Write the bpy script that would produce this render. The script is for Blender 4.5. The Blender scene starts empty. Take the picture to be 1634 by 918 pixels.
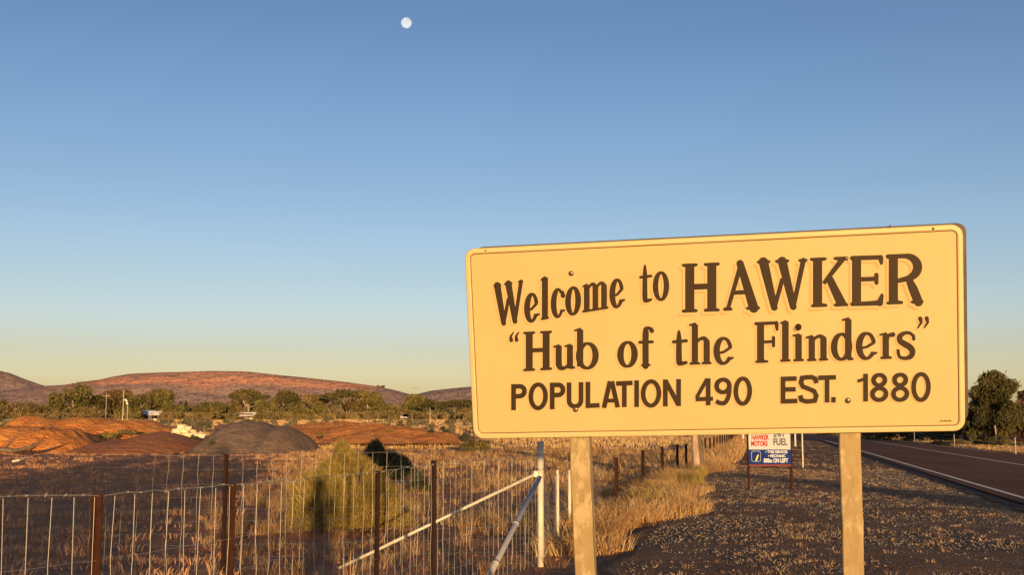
import bpy, bmesh, math, random
import numpy as np
from mathutils import Vector, Matrix
S = bpy.context.scene
C = S.collection
random.seed(7); RNG = np.random.default_rng(7)

# ------------------------------------------------------------------ camera
FPX = 1850.0; HZ = 680.0; EYE = 1.7
TH = math.atan((HZ-459)/FPX)
cam_d = bpy.data.cameras.new('camera'); cam = bpy.data.objects.new('camera', cam_d); C.objects.link(cam)
cam_d.sensor_width = 36; cam_d.lens = 36*FPX/1634; cam_d.clip_start = 0.05; cam_d.clip_end = 60000
cam.location = (0, 0, EYE); cam.rotation_euler = (math.pi/2+TH, 0, 0)
S.camera = cam
S.render.resolution_x = 1024; S.render.resolution_y = 576

# ------------------------------------------------------------------ light
SUN_EL = math.radians(2.75); SUN_AZ = math.radians(180-9.4)      # towards the sun, clockwise from +Y
SD = Vector((math.sin(SUN_AZ)*math.cos(SUN_EL), math.cos(SUN_AZ)*math.cos(SUN_EL), math.sin(SUN_EL)))
sl = bpy.data.lights.new('sun', 'SUN'); sl.energy = 5.0; sl.angle = math.radians(0.5); sl.color = (1, .62, .27)
so = bpy.data.objects.new('sun', sl); C.objects.link(so)
so.rotation_euler = SD.to_track_quat('Z', 'Y').to_euler()
W = bpy.data.worlds.new('World'); S.world = W; W.use_nodes = True
nt = W.node_tree; nt.nodes.clear()
sky = nt.nodes.new('ShaderNodeTexSky'); sky.sky_type = 'NISHITA'; sky.sun_disc = False
sky.sun_elevation = SUN_EL; sky.sun_rotation = SUN_AZ; sky.air_density = 1.0; sky.dust_density = 1.5; sky.ozone_density = 1.6
bg = nt.nodes.new('ShaderNodeBackground'); bg.inputs[1].default_value = 0.15
tc = nt.nodes.new('ShaderNodeTexCoord'); sx = nt.nodes.new('ShaderNodeSeparateXYZ')
nt.links.new(tc.outputs['Generated'], sx.inputs[0])
ramp = nt.nodes.new('ShaderNodeValToRGB'); nt.links.new(sx.outputs[2], ramp.inputs[0])
SKYR = [(0.0, (2.3,3.6,11)), (.02, (2.5,3.4,9.0)), (.035, (2.2,2.7,6.2)), (.05, (1.86,2.12,4.1)), (.064, (1.6,1.78,3.15)), (.123, (1.3,1.4,2.06)), (.203, (1.04,1.15,1.63)), (.344, (.77,.90,1.29)), (.6, (.72,.85,1.2)), (1.0, (.72,.85,1.2))]
cr = ramp.color_ramp
while len(cr.elements) < len(SKYR): cr.elements.new(.5)
for e, (p, c) in zip(cr.elements, SKYR): e.position = p; e.color = (c[0]/12, c[1]/12, c[2]/12, 1)
mul = nt.nodes.new('ShaderNodeVectorMath'); mul.operation = 'MULTIPLY'
nt.links.new(sky.outputs[0], mul.inputs[0]); nt.links.new(ramp.outputs[0], mul.inputs[1])
sc_ = nt.nodes.new('ShaderNodeVectorMath'); sc_.operation = 'SCALE'; sc_.inputs[3].default_value = 12
nt.links.new(mul.outputs[0], sc_.inputs[0]); nt.links.new(sc_.outputs[0], bg.inputs[0])
wo = nt.nodes.new('ShaderNodeOutputWorld'); nt.links.new(bg.outputs[0], wo.inputs[0])
S.view_settings.view_transform = 'Standard'; S.view_settings.look = 'None'
S.view_settings.exposure = 0.6; S.view_settings.gamma = 1.0; S.view_settings.use_curve_mapping = False

# ------------------------------------------------------------------ helpers
def ray(u, v):
    x = (u-817)/FPX; y = -(v-459)/FPX
    return Vector((x, math.cos(TH)-y*math.sin(TH), y*math.cos(TH)+math.sin(TH)))
def P(u, v, d):                         # point seen at (u, v), d metres ahead
    r = ray(u, v); return Vector((0, 0, EYE))+r*(d/r.y)
def G(u, v, z=0.0):                     # point seen at (u, v) on the level z
    r = ray(u, v); return Vector((0, 0, EYE))+r*((z-EYE)/r.z)
def hz(v, d): return P(817, v, d).z
def XU(u, d): return (u-817)/FPX*d*(1.0)*1.007

def _h(i, j, s):
    n = (i.astype(np.int64)*374761393+j.astype(np.int64)*668265263+s*982451653) & 0x7fffffff
    n = ((n ^ (n >> 13))*1274126177) & 0x7fffffff
    return ((n ^ (n >> 16)) & 0xffff)/65535.0
def vnoise(x, y, s=0):
    x = np.asarray(x, float); y = np.asarray(y, float)
    i = np.floor(x); j = np.floor(y); fx = x-i; fy = y-j
    fx = fx*fx*(3-2*fx); fy = fy*fy*(3-2*fy)
    a = _h(i, j, s); b = _h(i+1, j, s); c = _h(i, j+1, s); d = _h(i+1, j+1, s)
    return (a*(1-fx)+b*fx)*(1-fy)+(c*(1-fx)+d*fx)*fy
def fbm(x, y, o=4, s=0):
    r = 0; a = .5
    for k in range(o):
        r = r+a*(vnoise(x*2**k, y*2**k, s+k)-.5); a *= .5
    return r
def sstep(a, b, x):
    t = np.clip((x-a)/(b-a), 0, 1); return t*t*(3-2*t)

def road_bend(y):
    y = np.asarray(y, float); return -.0009*np.clip(y-120, 0, None)**2*(1/(1+np.clip(y-120, 0, None)/400))
SLP = .225
def H(x, y):                            # height of the land
    x = np.asarray(x, float); y = np.asarray(y, float)
    r = np.hypot(x, y)
    z = fbm(x/2.1, y/2.1, 3, 3)*.10*sstep(4, 12, r)
    dr = x-(4.4+SLP*y+road_bend(y))                       # right of this: verge edge / road
    flat = sstep(-4.5, -1.5, dr)
    vd = x-(.35+.21*(y-14.5))
    flat = np.maximum(flat, .75*sstep(.2, 1.6, vd))
    z = z*(1-flat)
    q = x/np.maximum(y, 1)
    left = 1-sstep(-.02, .26, q)
    left = np.where(y > 0, left, 0)
    rise = 2.45*sstep(82, 195, y)-.35*sstep(205, 270, y)
    z = z+rise*left+.35*fbm(x/30, y/30, 3, 9)*sstep(110, 170, y)*left
    z = z-.5*sstep(500, 1500, r)
    return z
def Hs(x, y): return float(H(np.array([x]), np.array([y]))[0])

def tag(o, label=None, cat=None, group=None, kind=None):
    if label: o['label'] = label
    if cat: o['category'] = cat
    if group: o['group'] = group
    if kind: o['kind'] = kind
    return o
def empty(name, loc, label=None, cat=None, group=None, rz=0):
    o = bpy.data.objects.new(name, None); C.objects.link(o); o.location = loc; o.rotation_euler = (0, 0, rz)
    o.empty_display_size = .1
    return tag(o, label, cat, group)
def link(name, me, mat=None, parent=None, smooth=False):
    o = bpy.data.objects.new(name, me); C.objects.link(o)
    if mat is not None and not me.materials: me.materials.append(mat)
    if parent is not None:
        o.parent = parent
    if smooth: me.polygons.foreach_set('use_smooth', [True]*len(me.polygons))
    return o
class MB:
    def __init__(s): s.v = []; s.f = []
    def add(s, vs, fs):
        n = len(s.v); s.v += [tuple(p) for p in vs]; s.f += [tuple(i+n for i in f) for f in fs]; return s
    def box(s, c, d, M=None):
        x, y, z = d[0]/2, d[1]/2, d[2]/2
        vs = [Vector((a, b, e)) for a in (-x, x) for b in (-y, y) for e in (-z, z)]
        if M is not None: vs = [M @ p for p in vs]
        vs = [p+Vector(c) for p in vs]
        return s.add(vs, [(0,1,3,2),(4,6,7,5),(0,4,5,1),(2,3,7,6),(0,2,6,4),(1,5,7,3)])
    def tube(s, pts, rad, n=6, cap=True):
        pts = [Vector(p) for p in pts]
        if not hasattr(rad, '__len__'): rad = [rad]*len(pts)
        vs = []; fs = []
        up = Vector((.13, .2, 1)).normalized()
        for i, p in enumerate(pts):
            t = (pts[min(i+1, len(pts)-1)]-pts[max(i-1, 0)]).normalized()
            a = t.cross(up)
            if a.length < .15: a = t.cross(Vector((1, .1, 0)))
            a.normalize(); b = t.cross(a)
            for k in range(n):
                w = 2*math.pi*k/n
                vs.append(p+(a*math.cos(w)+b*math.sin(w))*rad[i])
        for i in range(len(pts)-1):
            for k in range(n):
                fs.append((i*n+k, i*n+(k+1) % n, (i+1)*n+(k+1) % n, (i+1)*n+k))
        if cap:
            fs.append(tuple(range(n-1, -1, -1))); fs.append(tuple(range((len(pts)-1)*n, len(pts)*n)))
        return s.add(vs, fs)
    def build(s, name, mat, parent=None, smooth=False, origin=None):
        me = bpy.data.meshes.new(name)
        o0 = Vector(origin) if origin is not None else Vector((0, 0, 0))
        me.from_pydata([Vector(p)-o0 for p in s.v], [], s.f); me.update()
        o = link(name, me, mat, parent, smooth)
        if parent is None: o.location = o0
        return o
def np_mesh(name, V, F, mat, parent=None, smooth=False):
    """V (n,3), F (m,k) with k 3 or 4"""
    me = bpy.data.meshes.new(name); k = F.shape[1]
    me.vertices.add(len(V)); me.vertices.foreach_set('co', V.astype(np.float32).ravel())
    me.loops.add(F.size); me.loops.foreach_set('vertex_index', F.astype(np.int32).ravel())
    me.polygons.add(len(F)); me.polygons.foreach_set('loop_start', np.arange(0, F.size, k, dtype=np.int32))
    me.update(calc_edges=True); me.validate()
    return link(name, me, mat, parent, smooth)
def grid_mesh(name, X, Y, Z, mat, parent=None):
    n, m = X.shape; V = np.stack([X, Y, Z], -1).reshape(-1, 3)
    i = np.arange(n*m).reshape(n, m)
    F = np.stack([i[:-1,:-1], i[1:,:-1], i[1:,1:], i[:-1,1:]], -1).reshape(-1, 4)
    o = np_mesh(name, V, F, mat, parent, True)
    if o.data.polygons[len(o.data.polygons)//2].normal.z < 0: o.data.flip_normals()
    return o

# ------------------------------------------------------------------ materials
class N:
    def __init__(s, name, rough=.85, spec=.2):
        s.m = bpy.data.materials.new(name); s.m.use_nodes = True; s.t = s.m.node_tree
        s.b = s.t.nodes['Principled BSDF']; s.b.inputs['Roughness'].default_value = rough
        s.b.inputs['Specular IOR Level'].default_value = spec
        s._c = None
    def n(s, t, **k):
        x = s.t.nodes.new(t)
        for a, b in k.items(): setattr(x, a, b)
        return x
    def l(s, a, b): s.t.links.new(a, b)
    def co(s, which='Object', scale=(1,1,1)):
        t = s.n('ShaderNodeTexCoord'); mp = s.n('ShaderNodeMapping'); mp.inputs['Scale'].default_value = scale
        s.l(t.outputs[which], mp.inputs[0]); return mp.outputs[0]
    def geo(s, scale=(1,1,1)):
        t = s.n('ShaderNodeNewGeometry'); mp = s.n('ShaderNodeMapping'); mp.inputs['Scale'].default_value = scale
        s.l(t.outputs['Position'], mp.inputs[0]); return mp.outputs[0]
    def noise(s, vec, scale, detail=4, rough=.55):
        x = s.n('ShaderNodeTexNoise'); x.inputs['Scale'].default_value = scale; x.inputs['Detail'].default_value = detail
        x.inputs['Roughness'].default_value = rough; s.l(vec, x.inputs['Vector']); return x.outputs[0]
    def ramp(s, fac, stops, interp='LINEAR'):
        r = s.n('ShaderNodeValToRGB'); c = r.color_ramp; c.interpolation = interp
        while len(c.elements) < len(stops): c.elements.new(.5)
        for e, (p, col) in zip(c.elements, stops):
            e.position = p; e.color = (*col, 1) if len(col) == 3 else col
        s.l(fac, r.inputs[0]); return r.outputs[0]
    def mix(s, fac, a, b, mode='MIX'):
        x = s.n('ShaderNodeMix', data_type='RGBA', blend_type=mode)
        for sock, val in ((x.inputs[0], fac), (x.inputs[6], a), (x.inputs[7], b)):
            if isinstance(val, (int, float)): sock.default_value = val
            elif isinstance(val, tuple): sock.default_value = (*val, 1)
            else: s.l(val, sock)
        return x.outputs[2]
    def math(s, op, a, b=0.0):
        x = s.n('ShaderNodeMath', operation=op)
        for sock, val in ((x.inputs[0], a), (x.inputs[1], b)):
            if isinstance(val, (int, float)): sock.default_value = val
            else: s.l(val, sock)
        return x.outputs[0]
    def col(s, c):
        if isinstance(c, tuple): s.b.inputs['Base Color'].default_value = (*c, 1)
        else: s.l(c, s.b.inputs['Base Color'])
        return s
    def bump(s, h, strength=.5, dist=.02):
        b = s.n('ShaderNodeBump'); b.inputs['Strength'].default_value = strength; b.inputs['Distance'].default_value = dist
        s.l(h, b.inputs['Height']); s.l(b.outputs[0], s.b.inputs['Normal']); return s
G3 = lambda g: (g, g, g)
def simple(name, c, c2=None, scale=6, rough=.8, spec=.2, bump=0, stretch=(1,1,1), metallic=0, bd=.01):
    m = N(name, rough, spec); v = m.co('Object', stretch)
    n = m.noise(v, scale, 6, .6)
    m.col(m.ramp(n, [(.3, c), (.7, c2 or c)]))
    if bump: m.bump(n, bump, bd)
    m.b.inputs['Metallic'].default_value = metallic
    return m.m
def foliage(name, dark, mid, light, scale=.8, trans=.25, rnd=.5):
    m = N(name, .7, .15); v = m.co('Object')
    oi = m.n('ShaderNodeObjectInfo')
    n = m.noise(v, scale, 3, .6); n2 = m.noise(v, scale*9, 2, .5)
    f = m.math('ADD', m.math('MULTIPLY', n, .7), m.math('MULTIPLY', n2, .3))
    f = m.math('ADD', f, m.math('MULTIPLY', m.math('SUBTRACT', oi.outputs['Random'], .5), rnd*.2))
    m.col(m.ramp(f, [(.35, dark), (.5, mid), (.66, light)]))
    tr = m.n('ShaderNodeBsdfTranslucent'); mx = m.n('ShaderNodeMixShader'); mx.inputs[0].default_value = trans
    m.l(m.b.inputs['Base Color'].links[0].from_socket, tr.inputs[0])
    out = m.t.nodes['Material Output']
    m.l(m.b.outputs[0], mx.inputs[1]); m.l(tr.outputs[0], mx.inputs[2]); m.l(mx.outputs[0], out.inputs[0])
    return m.m

# ground: red-brown dirt with straw litter
m = N('paddock_dirt', .95, .1); g = m.geo()
big = m.noise(g, .07, 5, .6); med = m.noise(g, .9, 6, .65); fin = m.noise(g, 14, 5, .7)
c1 = m.ramp(big, [(.35, (.570,.208,.095)), (.5, (.660,.220,.090)), (.66, (.780,.220,.069))])
c2 = m.ramp(med, [(.35, (.300,.142,.074)), (.5, (.630,.252,.114)), (.62, (.826,.373,.164))])
cc = m.mix(.55, c1, c2)
cc = m.mix(m.ramp(fin, [(.42, G3(0)), (.6, G3(.6))]), cc, (.40,.29,.17))
m.col(cc); m.bump(m.math('ADD', m.math('MULTIPLY', med, 1.5), fin), 1.0, .12); MAT_DIRT = m.m
# gravel verge
m = N('verge_gravel', .95, .1); g = m.geo()
vo = m.n('ShaderNodeTexVoronoi'); vo.inputs['Scale'].default_value = 34; m.l(g, vo.inputs['Vector'])
big = m.noise(g, .35, 5, .65); fin = m.noise(g, 22, 4, .7)
c = m.ramp(vo.outputs['Color'], [(.15, (.181,.087,.046)), (.5, (.382,.197,.102)), (.85, (.844,.451,.233))])
c = m.mix(m.ramp(big, [(.40, G3(0)), (.56, G3(.8))]), c, (.429,.253,.142))
m.col(c)
m.bump(m.math('ADD', m.math('MULTIPLY', m.noise(g, 3.5, 4, .6), 2.5), m.math('ADD', vo.outputs['Distance'], fin)), 1.0, .12); MAT_GRAVEL = m.m
m = N('asphalt', 1.0, .02); g = m.geo(); a = m.noise(g, 60, 3, .7); b = m.noise(m.geo((1, .12, 1)), .7, 4, .6)
m.col(m.mix(.5, m.ramp(a, [(.3, (.135,.063,.038)), (.7, (.330,.163,.098))]), m.ramp(b, [(.35, (.165,.076,.045)), (.65, (.270,.126,.074))])))
m.bump(a, 1.0, .015); MAT_ROAD = m.m
m = N('road_paint', .7, .3); g = m.geo(); a = m.noise(g, 30, 4, .7)
m.bump(m.noise(g, 45, 3, .7), 1.0, .03); m.col(m.ramp(a, [(.33, (.360,.273,.187)), (.42, (.936,.777,.561))])); MAT_PAINT = m.m
MAT_SHOULDER = simple('crumbled_asphalt_edge', (.085,.048,.032), (.221,.120,.077), 30, .95, .1, .8, bd=.02)
def earth(name, a, b, c, sc=.5, str_=1.0):
    m = N(name, .95, .08); g = m.geo()
    n1 = m.noise(g, sc, 6, .62); n2 = m.noise(g, sc*8, 5, .65); n3 = m.noise(m.geo((1, 1, 3)), sc*2.3, 5, .6)
    cc = m.mix(.45, m.ramp(n1, [(.35, a), (.5, b), (.65, c)]), m.ramp(n2, [(.35, a), (.65, c)]))
    m.col(cc); m.bump(m.math('ADD', m.math('MULTIPLY', n3, 1.5), n2), str_, .45); return m.m
MAT_ORANGE = earth('orange_earth', (.62,.21,.055), (.84,.31,.075), (.86,.40,.13), .5, 1.0)
MAT_BROWN = earth('brown_earth', (.34,.14,.07), (.46,.19,.09), (.54,.25,.12))
MAT_GREYPILE = earth('grey_gravel_heap', (.233,.164,.118), (.368,.258,.179), (.524,.366,.253), 1.2)
MAT_WHITEROCK = simple('pale_limestone', (.50,.40,.24), (.74,.62,.42), 1.5, .9)
MAT_STRAW = foliage('dry_grass', (.221,.127,.055), (.515,.323,.143), (.736,.556,.275), 1.3, .3)
MAT_STRAWB = foliage('brown_dry_grass', (.114,.065,.033), (.285,.162,.077), (.475,.292,.143), .8, .25)
MAT_STRAW2 = foliage('grey_dry_grass', (.323,.168,.088), (.564,.304,.152), (.806,.473,.240), 1.3, .2)
MAT_LITTER = foliage('dry_litter', (.119,.083,.060), (.323,.221,.140), (.561,.442,.300), 3, .15)
MAT_CHIP = foliage('brown_bark_chips', (.10,.065,.045), (.24,.15,.10), (.46,.33,.22), 3, .05)
MAT_STONE = simple('pebble_grey', (.079,.067,.062), (.270,.238,.201), 1.7, .9)
MAT_BUSH = foliage('yellow_green_broom', (.147,.126,.034), (.312,.234,.061), (.441,.318,.092), 2.2, .3)
MAT_BUSHD = foliage('dark_saltbush', (.03,.04,.025), (.055,.07,.04), (.10,.11,.06), 2.2, .15)
MAT_GUM = foliage('olive_gum_leaves', (.067,.063,.022), (.141,.122,.041), (.222,.178,.063), .35, .2)
MAT_GUMD = foliage('dark_gum_leaves', (.038,.038,.017), (.089,.079,.031), (.153,.128,.049), .35, .2)
MAT_GUMB = foliage('brownish_gum_leaves', (.067,.052,.024), (.148,.107,.044), (.229,.170,.074), .35, .2)
MAT_SCRUB = foliage('scrub_leaves', (.081,.063,.030), (.170,.130,.052), (.259,.192,.081), .25, .2)
MAT_SALT = foliage('grey_green_leaves', (.070,.066,.039), (.133,.117,.070), (.211,.179,.109), .6, .2)
MAT_CONIFER = foliage('deep_green_needles', (.02,.03,.012), (.04,.055,.02), (.07,.085,.03), .8, .1)
MAT_BARK = simple('gum_bark', (.20,.13,.09), (.50,.38,.28), 3, .9, bump=.6, stretch=(1,1,.25))
MAT_BARKD = simple('dark_bark', (.06,.045,.035), (.16,.12,.09), 5, .9, bump=.8, stretch=(1,1,.3))
MAT_BARKL = simple('pale_bark', (.45,.34,.23), (.70,.58,.42), 3, .9, bump=.3, stretch=(1,1,.25))
MAT_GALV = simple('galvanised_steel', (.44,.42,.33), (.60,.57,.46), 9, .5, .4, metallic=.1)
MAT_GALVD = simple('dull_galvanised_pipe', (.30,.30,.31), (.42,.41,.41), 9, .6, .4, metallic=.3)
MAT_WIRE = simple('fence_wire', (.211,.207,.196), (.316,.309,.281), 9, .5, .4, metallic=.2)
MAT_RUST = simple('rusty_picket', (.025,.008,.004), (.052,.018,.008), 14, .85, .2, .4, metallic=.2)
MAT_BLACKP = simple('dark_picket', (.010,.005,.004), (.020,.008,.006), 10, .75, .2)
MAT_WHITEP = simple('white_post_paint', (.496,.448,.352), (.624,.576,.480), 5, .7, .3)
MAT_DARK = simple('black_ink', (.013,.012,.012), (.02,.02,.02), 5, .6)

# sign materials
m = N('cream_sign_paint', .55, .35); v = m.co('Object')
a = m.noise(v, 1.1, 5, .6); b = m.noise(v, 26, 4, .7); d = m.noise(m.co('Object', (9, 9, .7)), 1.0, 4, .6)
c = m.ramp(a, [(.35, (.437,.331,.144)), (.65, (.460,.351,.159))])
c = m.mix(m.ramp(d, [(.55, G3(0)), (.72, G3(.24))]), c, (.496,.352,.192))
c = m.mix(m.ramp(b, [(.70, G3(0)), (.76, G3(.5))]), c, (.400,.264,.136))
m.col(c); m.bump(a, .12, .01); MAT_CREAM = m.m
MAT_RIM = simple('cream_rim_paint', (.473,.375,.176), (.512,.408,.204), 3, .5, .4)
MAT_SHADE = simple('peach_letter_outline', (.424,.268,.108), (.440,.280,.116), 2, .6)
MAT_PALE = simple('pale_letter_halo', (.469,.346,.165), (.484,.360,.179), 2, .6)
MAT_BROWNINK = simple('dark_brown_lettering', (.026,.015,.006), (.034,.019,.007), 4, .6)
MAT_GROOVE = simple('brown_groove', (.109,.052,.018), (.139,.069,.025), 3, .8)
MAT_BACK = simple('dark_frame_metal', (.06,.05,.045), (.12,.10,.085), 6, .7, metallic=.3)
m = N('weathered_sign_post', .7, .3); v = m.co('Object')
a = m.noise(m.co('Object', (5, 5, .8)), 3.0, 6, .65); b = m.noise(m.co('Object', (1, 1, .45)), 9, 6, .7); e = m.noise(m.co('Object', (14, 14, 1)), 3, 5, .7)
c = m.ramp(a, [(.3, (.222,.163,.081)), (.55, (.303,.226,.109)), (.75, (.370,.282,.147))])
c = m.mix(m.ramp(b, [(.50, G3(0)), (.58, G3(.7))]), c, (.428,.347,.197))
c = m.mix(m.ramp(e, [(.58, G3(0)), (.66, G3(.65))]), c, (.24,.16,.08))
m.col(c); m.bump(a, .35, .01); MAT_POST = m.m

# ------------------------------------------------------------------ ground
def make_ground():
    ang = np.concatenate([np.linspace(-180, -40, 71)[:-1], np.linspace(-40, 40, 401)[:-1], np.linspace(40, 180, 71)])
    ra = [0.0, .6, 1.2, 2, 3, 4]
    while ra[-1] < 30000: ra.append(ra[-1]+max(.25, ra[-1]*.02))
    R, A = np.meshgrid(np.array(ra), np.radians(ang), indexing='ij')
    X = R*np.sin(A); Y = R*np.cos(A); Z = H(X, Y)
    o = grid_mesh('ground', X, Y, Z, MAT_DIRT); o['kind'] = 'structure'
make_ground()
def strip(name, ys, xl, xr, dz, mat, nx=2, sink=None, prof=None):
    ys = np.array(ys); XL = np.array([xl(y) for y in ys]); XR = np.array([xr(y) for y in ys])
    t = np.linspace(0, 1, nx)
    X = XL[:, None]*(1-t)+XR[:, None]*t; Y = np.repeat(ys[:, None], nx, 1)
    Z = H(X, Y)+dz
    if prof is not None: Z = Z+prof(X, Y, t)
    o = grid_mesh(name, X, Y, Z, mat); o['kind'] = 'structure'; return o
ys = np.concatenate([np.linspace(-60, 6, 30)[:-1], np.linspace(6, 60, 220)[:-1], np.linspace(60, 420, 120)])
RB = lambda y: float(road_bend(y))
def vprof(X, Y, t):
    e = np.minimum(sstep(0, .06, t), 1)
    return -.12*(1-e)+.05*fbm(X/1.3, Y/1.3, 3, 21)*e*(1-sstep(.8, .95, t))
strip('gravel_verge', ys, lambda y: .35+.21*(y-14.5)+.75+.5*math.sin(y*.31)+.3*math.sin(y*.9), lambda y: 4.9+SLP*y+RB(y), .035, MAT_GRAVEL, 40, prof=vprof)
strip('far_verge', ys, lambda y: 13.9+SLP*y+RB(y), lambda y: 17.5+SLP*y+RB(y), .03, MAT_GRAVEL, 8)
strip('road_shoulder', ys, lambda y: 4.8+SLP*y+RB(y)+.08*math.sin(y*2.1)+.05*math.sin(y*5), lambda y: 5.3+SLP*y+RB(y), .05, MAT_SHOULDER, 4)
strip('road', ys, lambda y: 5.15+SLP*y+RB(y), lambda y: 13.9+SLP*y+RB(y), .085, MAT_ROAD, 6, prof=lambda X, Y, t: .06*(1-(2*t-1)**2))
def line(name, x0, w, y0, y1, dz):
    n = max(2, int((y1-y0)/1.5)); yy = np.linspace(y0, y1, n)
    t0 = (x0-5.15)/8.75
    return strip(name, yy, lambda y: x0+SLP*y+RB(y), lambda y: x0+w+SLP*y+RB(y), .085+.06*(1-(2*t0-1)**2)+dz, MAT_PAINT, 2)
line('edge_line', 5.45, .15, -60, 400, .005)
line('far_edge_line', 13.2, .13, 70, 400, .008)
for k in range(-4, 40):
    line('centre_line', 9.75, .15, k*10.0, k*10.0+10 if k < 40 else 0, .006) if k > 3 else None
line('centre_line', 9.75, .15, -60, 40, .006)

# ------------------------------------------------------------------ hills
def hill(name, prof, Yc, depth, seed, lo=-1200, hi=2200, mat=None):
    us = np.linspace(prof[0][0], prof[-1][0], 420)
    zc = np.array([hz(v, Yc) for v in np.interp(us, [p[0] for p in prof], [p[1] for p in prof])])
    s = np.linspace(-1, 1.0, 90)                        # -1 foot towards us, 0 crest
    U, Sx = np.meshgrid(us, s, indexing='ij')
    Yv = Yc+Sx*depth; X = (U-817)/FPX*Yc*1.007+0*Sx
    pr = np.where(Sx < 0, (1+Sx)**1.1*.62+.38*sstep(-.42, -.0, Sx), (1-Sx)**1.2)
    gul = fbm(X/95, Yv/420, 4, seed)*.34+np.abs(fbm(X/150+Yv/700, Yv/900, 3, seed+5))*-.35
    led = .018*np.sin(pr*30+fbm(X/200, Yv/200, 2, seed)*5)
    env = np.clip(-Sx*4, 0, 1)*np.clip((1+Sx)*4, 0, 1)
    Z = -6+(zc[:, None]+6)*np.clip(pr+env*(gul+led)*(pr*.7+.12), 0, None)
    Z[:, 45:47] += 0
    o = grid_mesh(name, X, Yv, Z, mat); o['kind'] = 'structure'; return o
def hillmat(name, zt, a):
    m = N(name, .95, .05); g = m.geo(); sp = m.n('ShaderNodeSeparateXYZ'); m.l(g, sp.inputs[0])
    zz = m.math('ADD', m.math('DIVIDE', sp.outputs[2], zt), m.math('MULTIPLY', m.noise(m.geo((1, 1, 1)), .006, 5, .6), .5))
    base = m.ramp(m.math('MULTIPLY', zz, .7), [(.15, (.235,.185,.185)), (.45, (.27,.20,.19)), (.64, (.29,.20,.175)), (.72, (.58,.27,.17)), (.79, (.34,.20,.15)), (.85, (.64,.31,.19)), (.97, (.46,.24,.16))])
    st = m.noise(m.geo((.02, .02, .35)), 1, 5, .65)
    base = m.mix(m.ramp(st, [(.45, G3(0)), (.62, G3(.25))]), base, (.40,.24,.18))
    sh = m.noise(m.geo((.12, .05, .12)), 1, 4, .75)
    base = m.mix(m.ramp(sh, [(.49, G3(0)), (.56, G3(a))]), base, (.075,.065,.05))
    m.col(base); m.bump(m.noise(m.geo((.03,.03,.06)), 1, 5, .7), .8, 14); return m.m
HM2 = hillmat('dark_mauve_range', hz(588, 3700)*1.35, .6)  # darker hills: more of the mauve stops, denser shrub speckle
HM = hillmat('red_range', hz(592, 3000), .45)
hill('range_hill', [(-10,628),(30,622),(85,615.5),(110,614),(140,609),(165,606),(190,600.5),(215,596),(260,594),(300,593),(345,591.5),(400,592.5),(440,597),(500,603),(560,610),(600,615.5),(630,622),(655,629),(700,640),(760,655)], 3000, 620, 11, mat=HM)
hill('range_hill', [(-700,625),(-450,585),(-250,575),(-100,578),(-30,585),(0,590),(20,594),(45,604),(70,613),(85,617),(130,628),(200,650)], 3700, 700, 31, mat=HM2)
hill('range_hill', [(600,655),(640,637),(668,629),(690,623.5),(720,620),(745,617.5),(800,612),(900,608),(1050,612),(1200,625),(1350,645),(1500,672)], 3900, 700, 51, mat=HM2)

# ------------------------------------------------------------------ earth mounds
def mound(name, label, peaks, mat, seed, res=.28, cat='mound', rough=.22, plat=1.2, pw=1.6):
    x0 = min(p[0]-p[3] for p in peaks); x1 = max(p[0]+p[3] for p in peaks)
    y0 = min(p[1]-p[4] for p in peaks); y1 = max(p[1]+p[5] for p in peaks)
    X, Y = np.meshgrid(np.arange(x0, x1+res, res), np.arange(y0, y1+res, res), indexing='ij')
    wob = fbm(X/4, Y/4, 3, seed)*1.0; wob2 = fbm(X/4, Y/4, 3, seed+40)*1.0
    hh = np.full(X.shape, -9.)
    for (px, py, h, rx, ryf, ryb) in peaks:             # h = absolute height of the crest
        dx = (X+wob*.8-px)/rx; dy = (Y+wob2*.8-py); dy = np.where(dy < 0, dy/ryf, dy/ryb)
        r = np.sqrt(dx*dx+dy*dy)
        k = 1-np.sqrt(r*r+.02)*1.0
        k = np.where(k > 0, k**.85, k)
        b = Hs(px, py)
        hh = np.maximum(hh, b+(h-b)*(1-np.clip(1-k*plat, 0, 1)**pw))
    base = H(X, Y)
    gul = np.abs(fbm(X/2.0, Y/2.6, 3, seed+9))*-.5*rough*6+fbm(X/.8, Y/.8, 3, seed+3)*rough*2.6
    e = np.clip((hh-base)/.6, 0, 1)
    Z = np.where(hh > base-.4, hh+gul*e*.35, base-.4)
    Z = np.maximum(Z, base-.4)
    cx = (x0+x1)/2; cy = (y0+y1)/2
    o = grid_mesh(name, X-cx, Y-cy, Z, mat); o.location = (cx, cy, 0)
    return tag(o, label, cat)
def pk(u, v, d, wu, ff, fb): return (XU(u, d), d, hz(v, d), wu/FPX*d, ff, fb)
mound('earth_mound', 'bright orange earth mound at the left edge, sunlit and furrowed', [pk(95, 686, 77, 62, 6, 8), pk(45, 681, 78, 55, 6, 8), pk(0, 683, 78, 45, 6, 8), pk(-50, 680, 80, 80, 7, 8), pk(120, 700, 75, 42, 4.5, 6)], MAT_ORANGE, 3, plat=1.7, rough=.3)
mound('earth_mound', 'broad orange mound with sparse shrubs rising behind the brown mound', [pk(155, 667, 97, 62, 9, 10), pk(215, 671, 95, 72, 9, 10), pk(262, 682, 95, 40, 7, 10)], MAT_ORANGE, 5, plat=1.4, rough=.26)
mound('earth_mound', 'smooth dark brown conical mound left of the grey gravel heap', [pk(265, 688, 78, 88, 9, 8), pk(200, 700, 77, 60, 8, 7)], MAT_BROWN, 8, rough=.10, plat=1.06, pw=1.2)
mound('earth_mound', 'low far orange bank near the left edge between bushes', [pk(62, 664, 128, 34, 7, 9), pk(85, 668, 125, 34, 7, 9)], MAT_ORANGE, 12)
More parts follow.
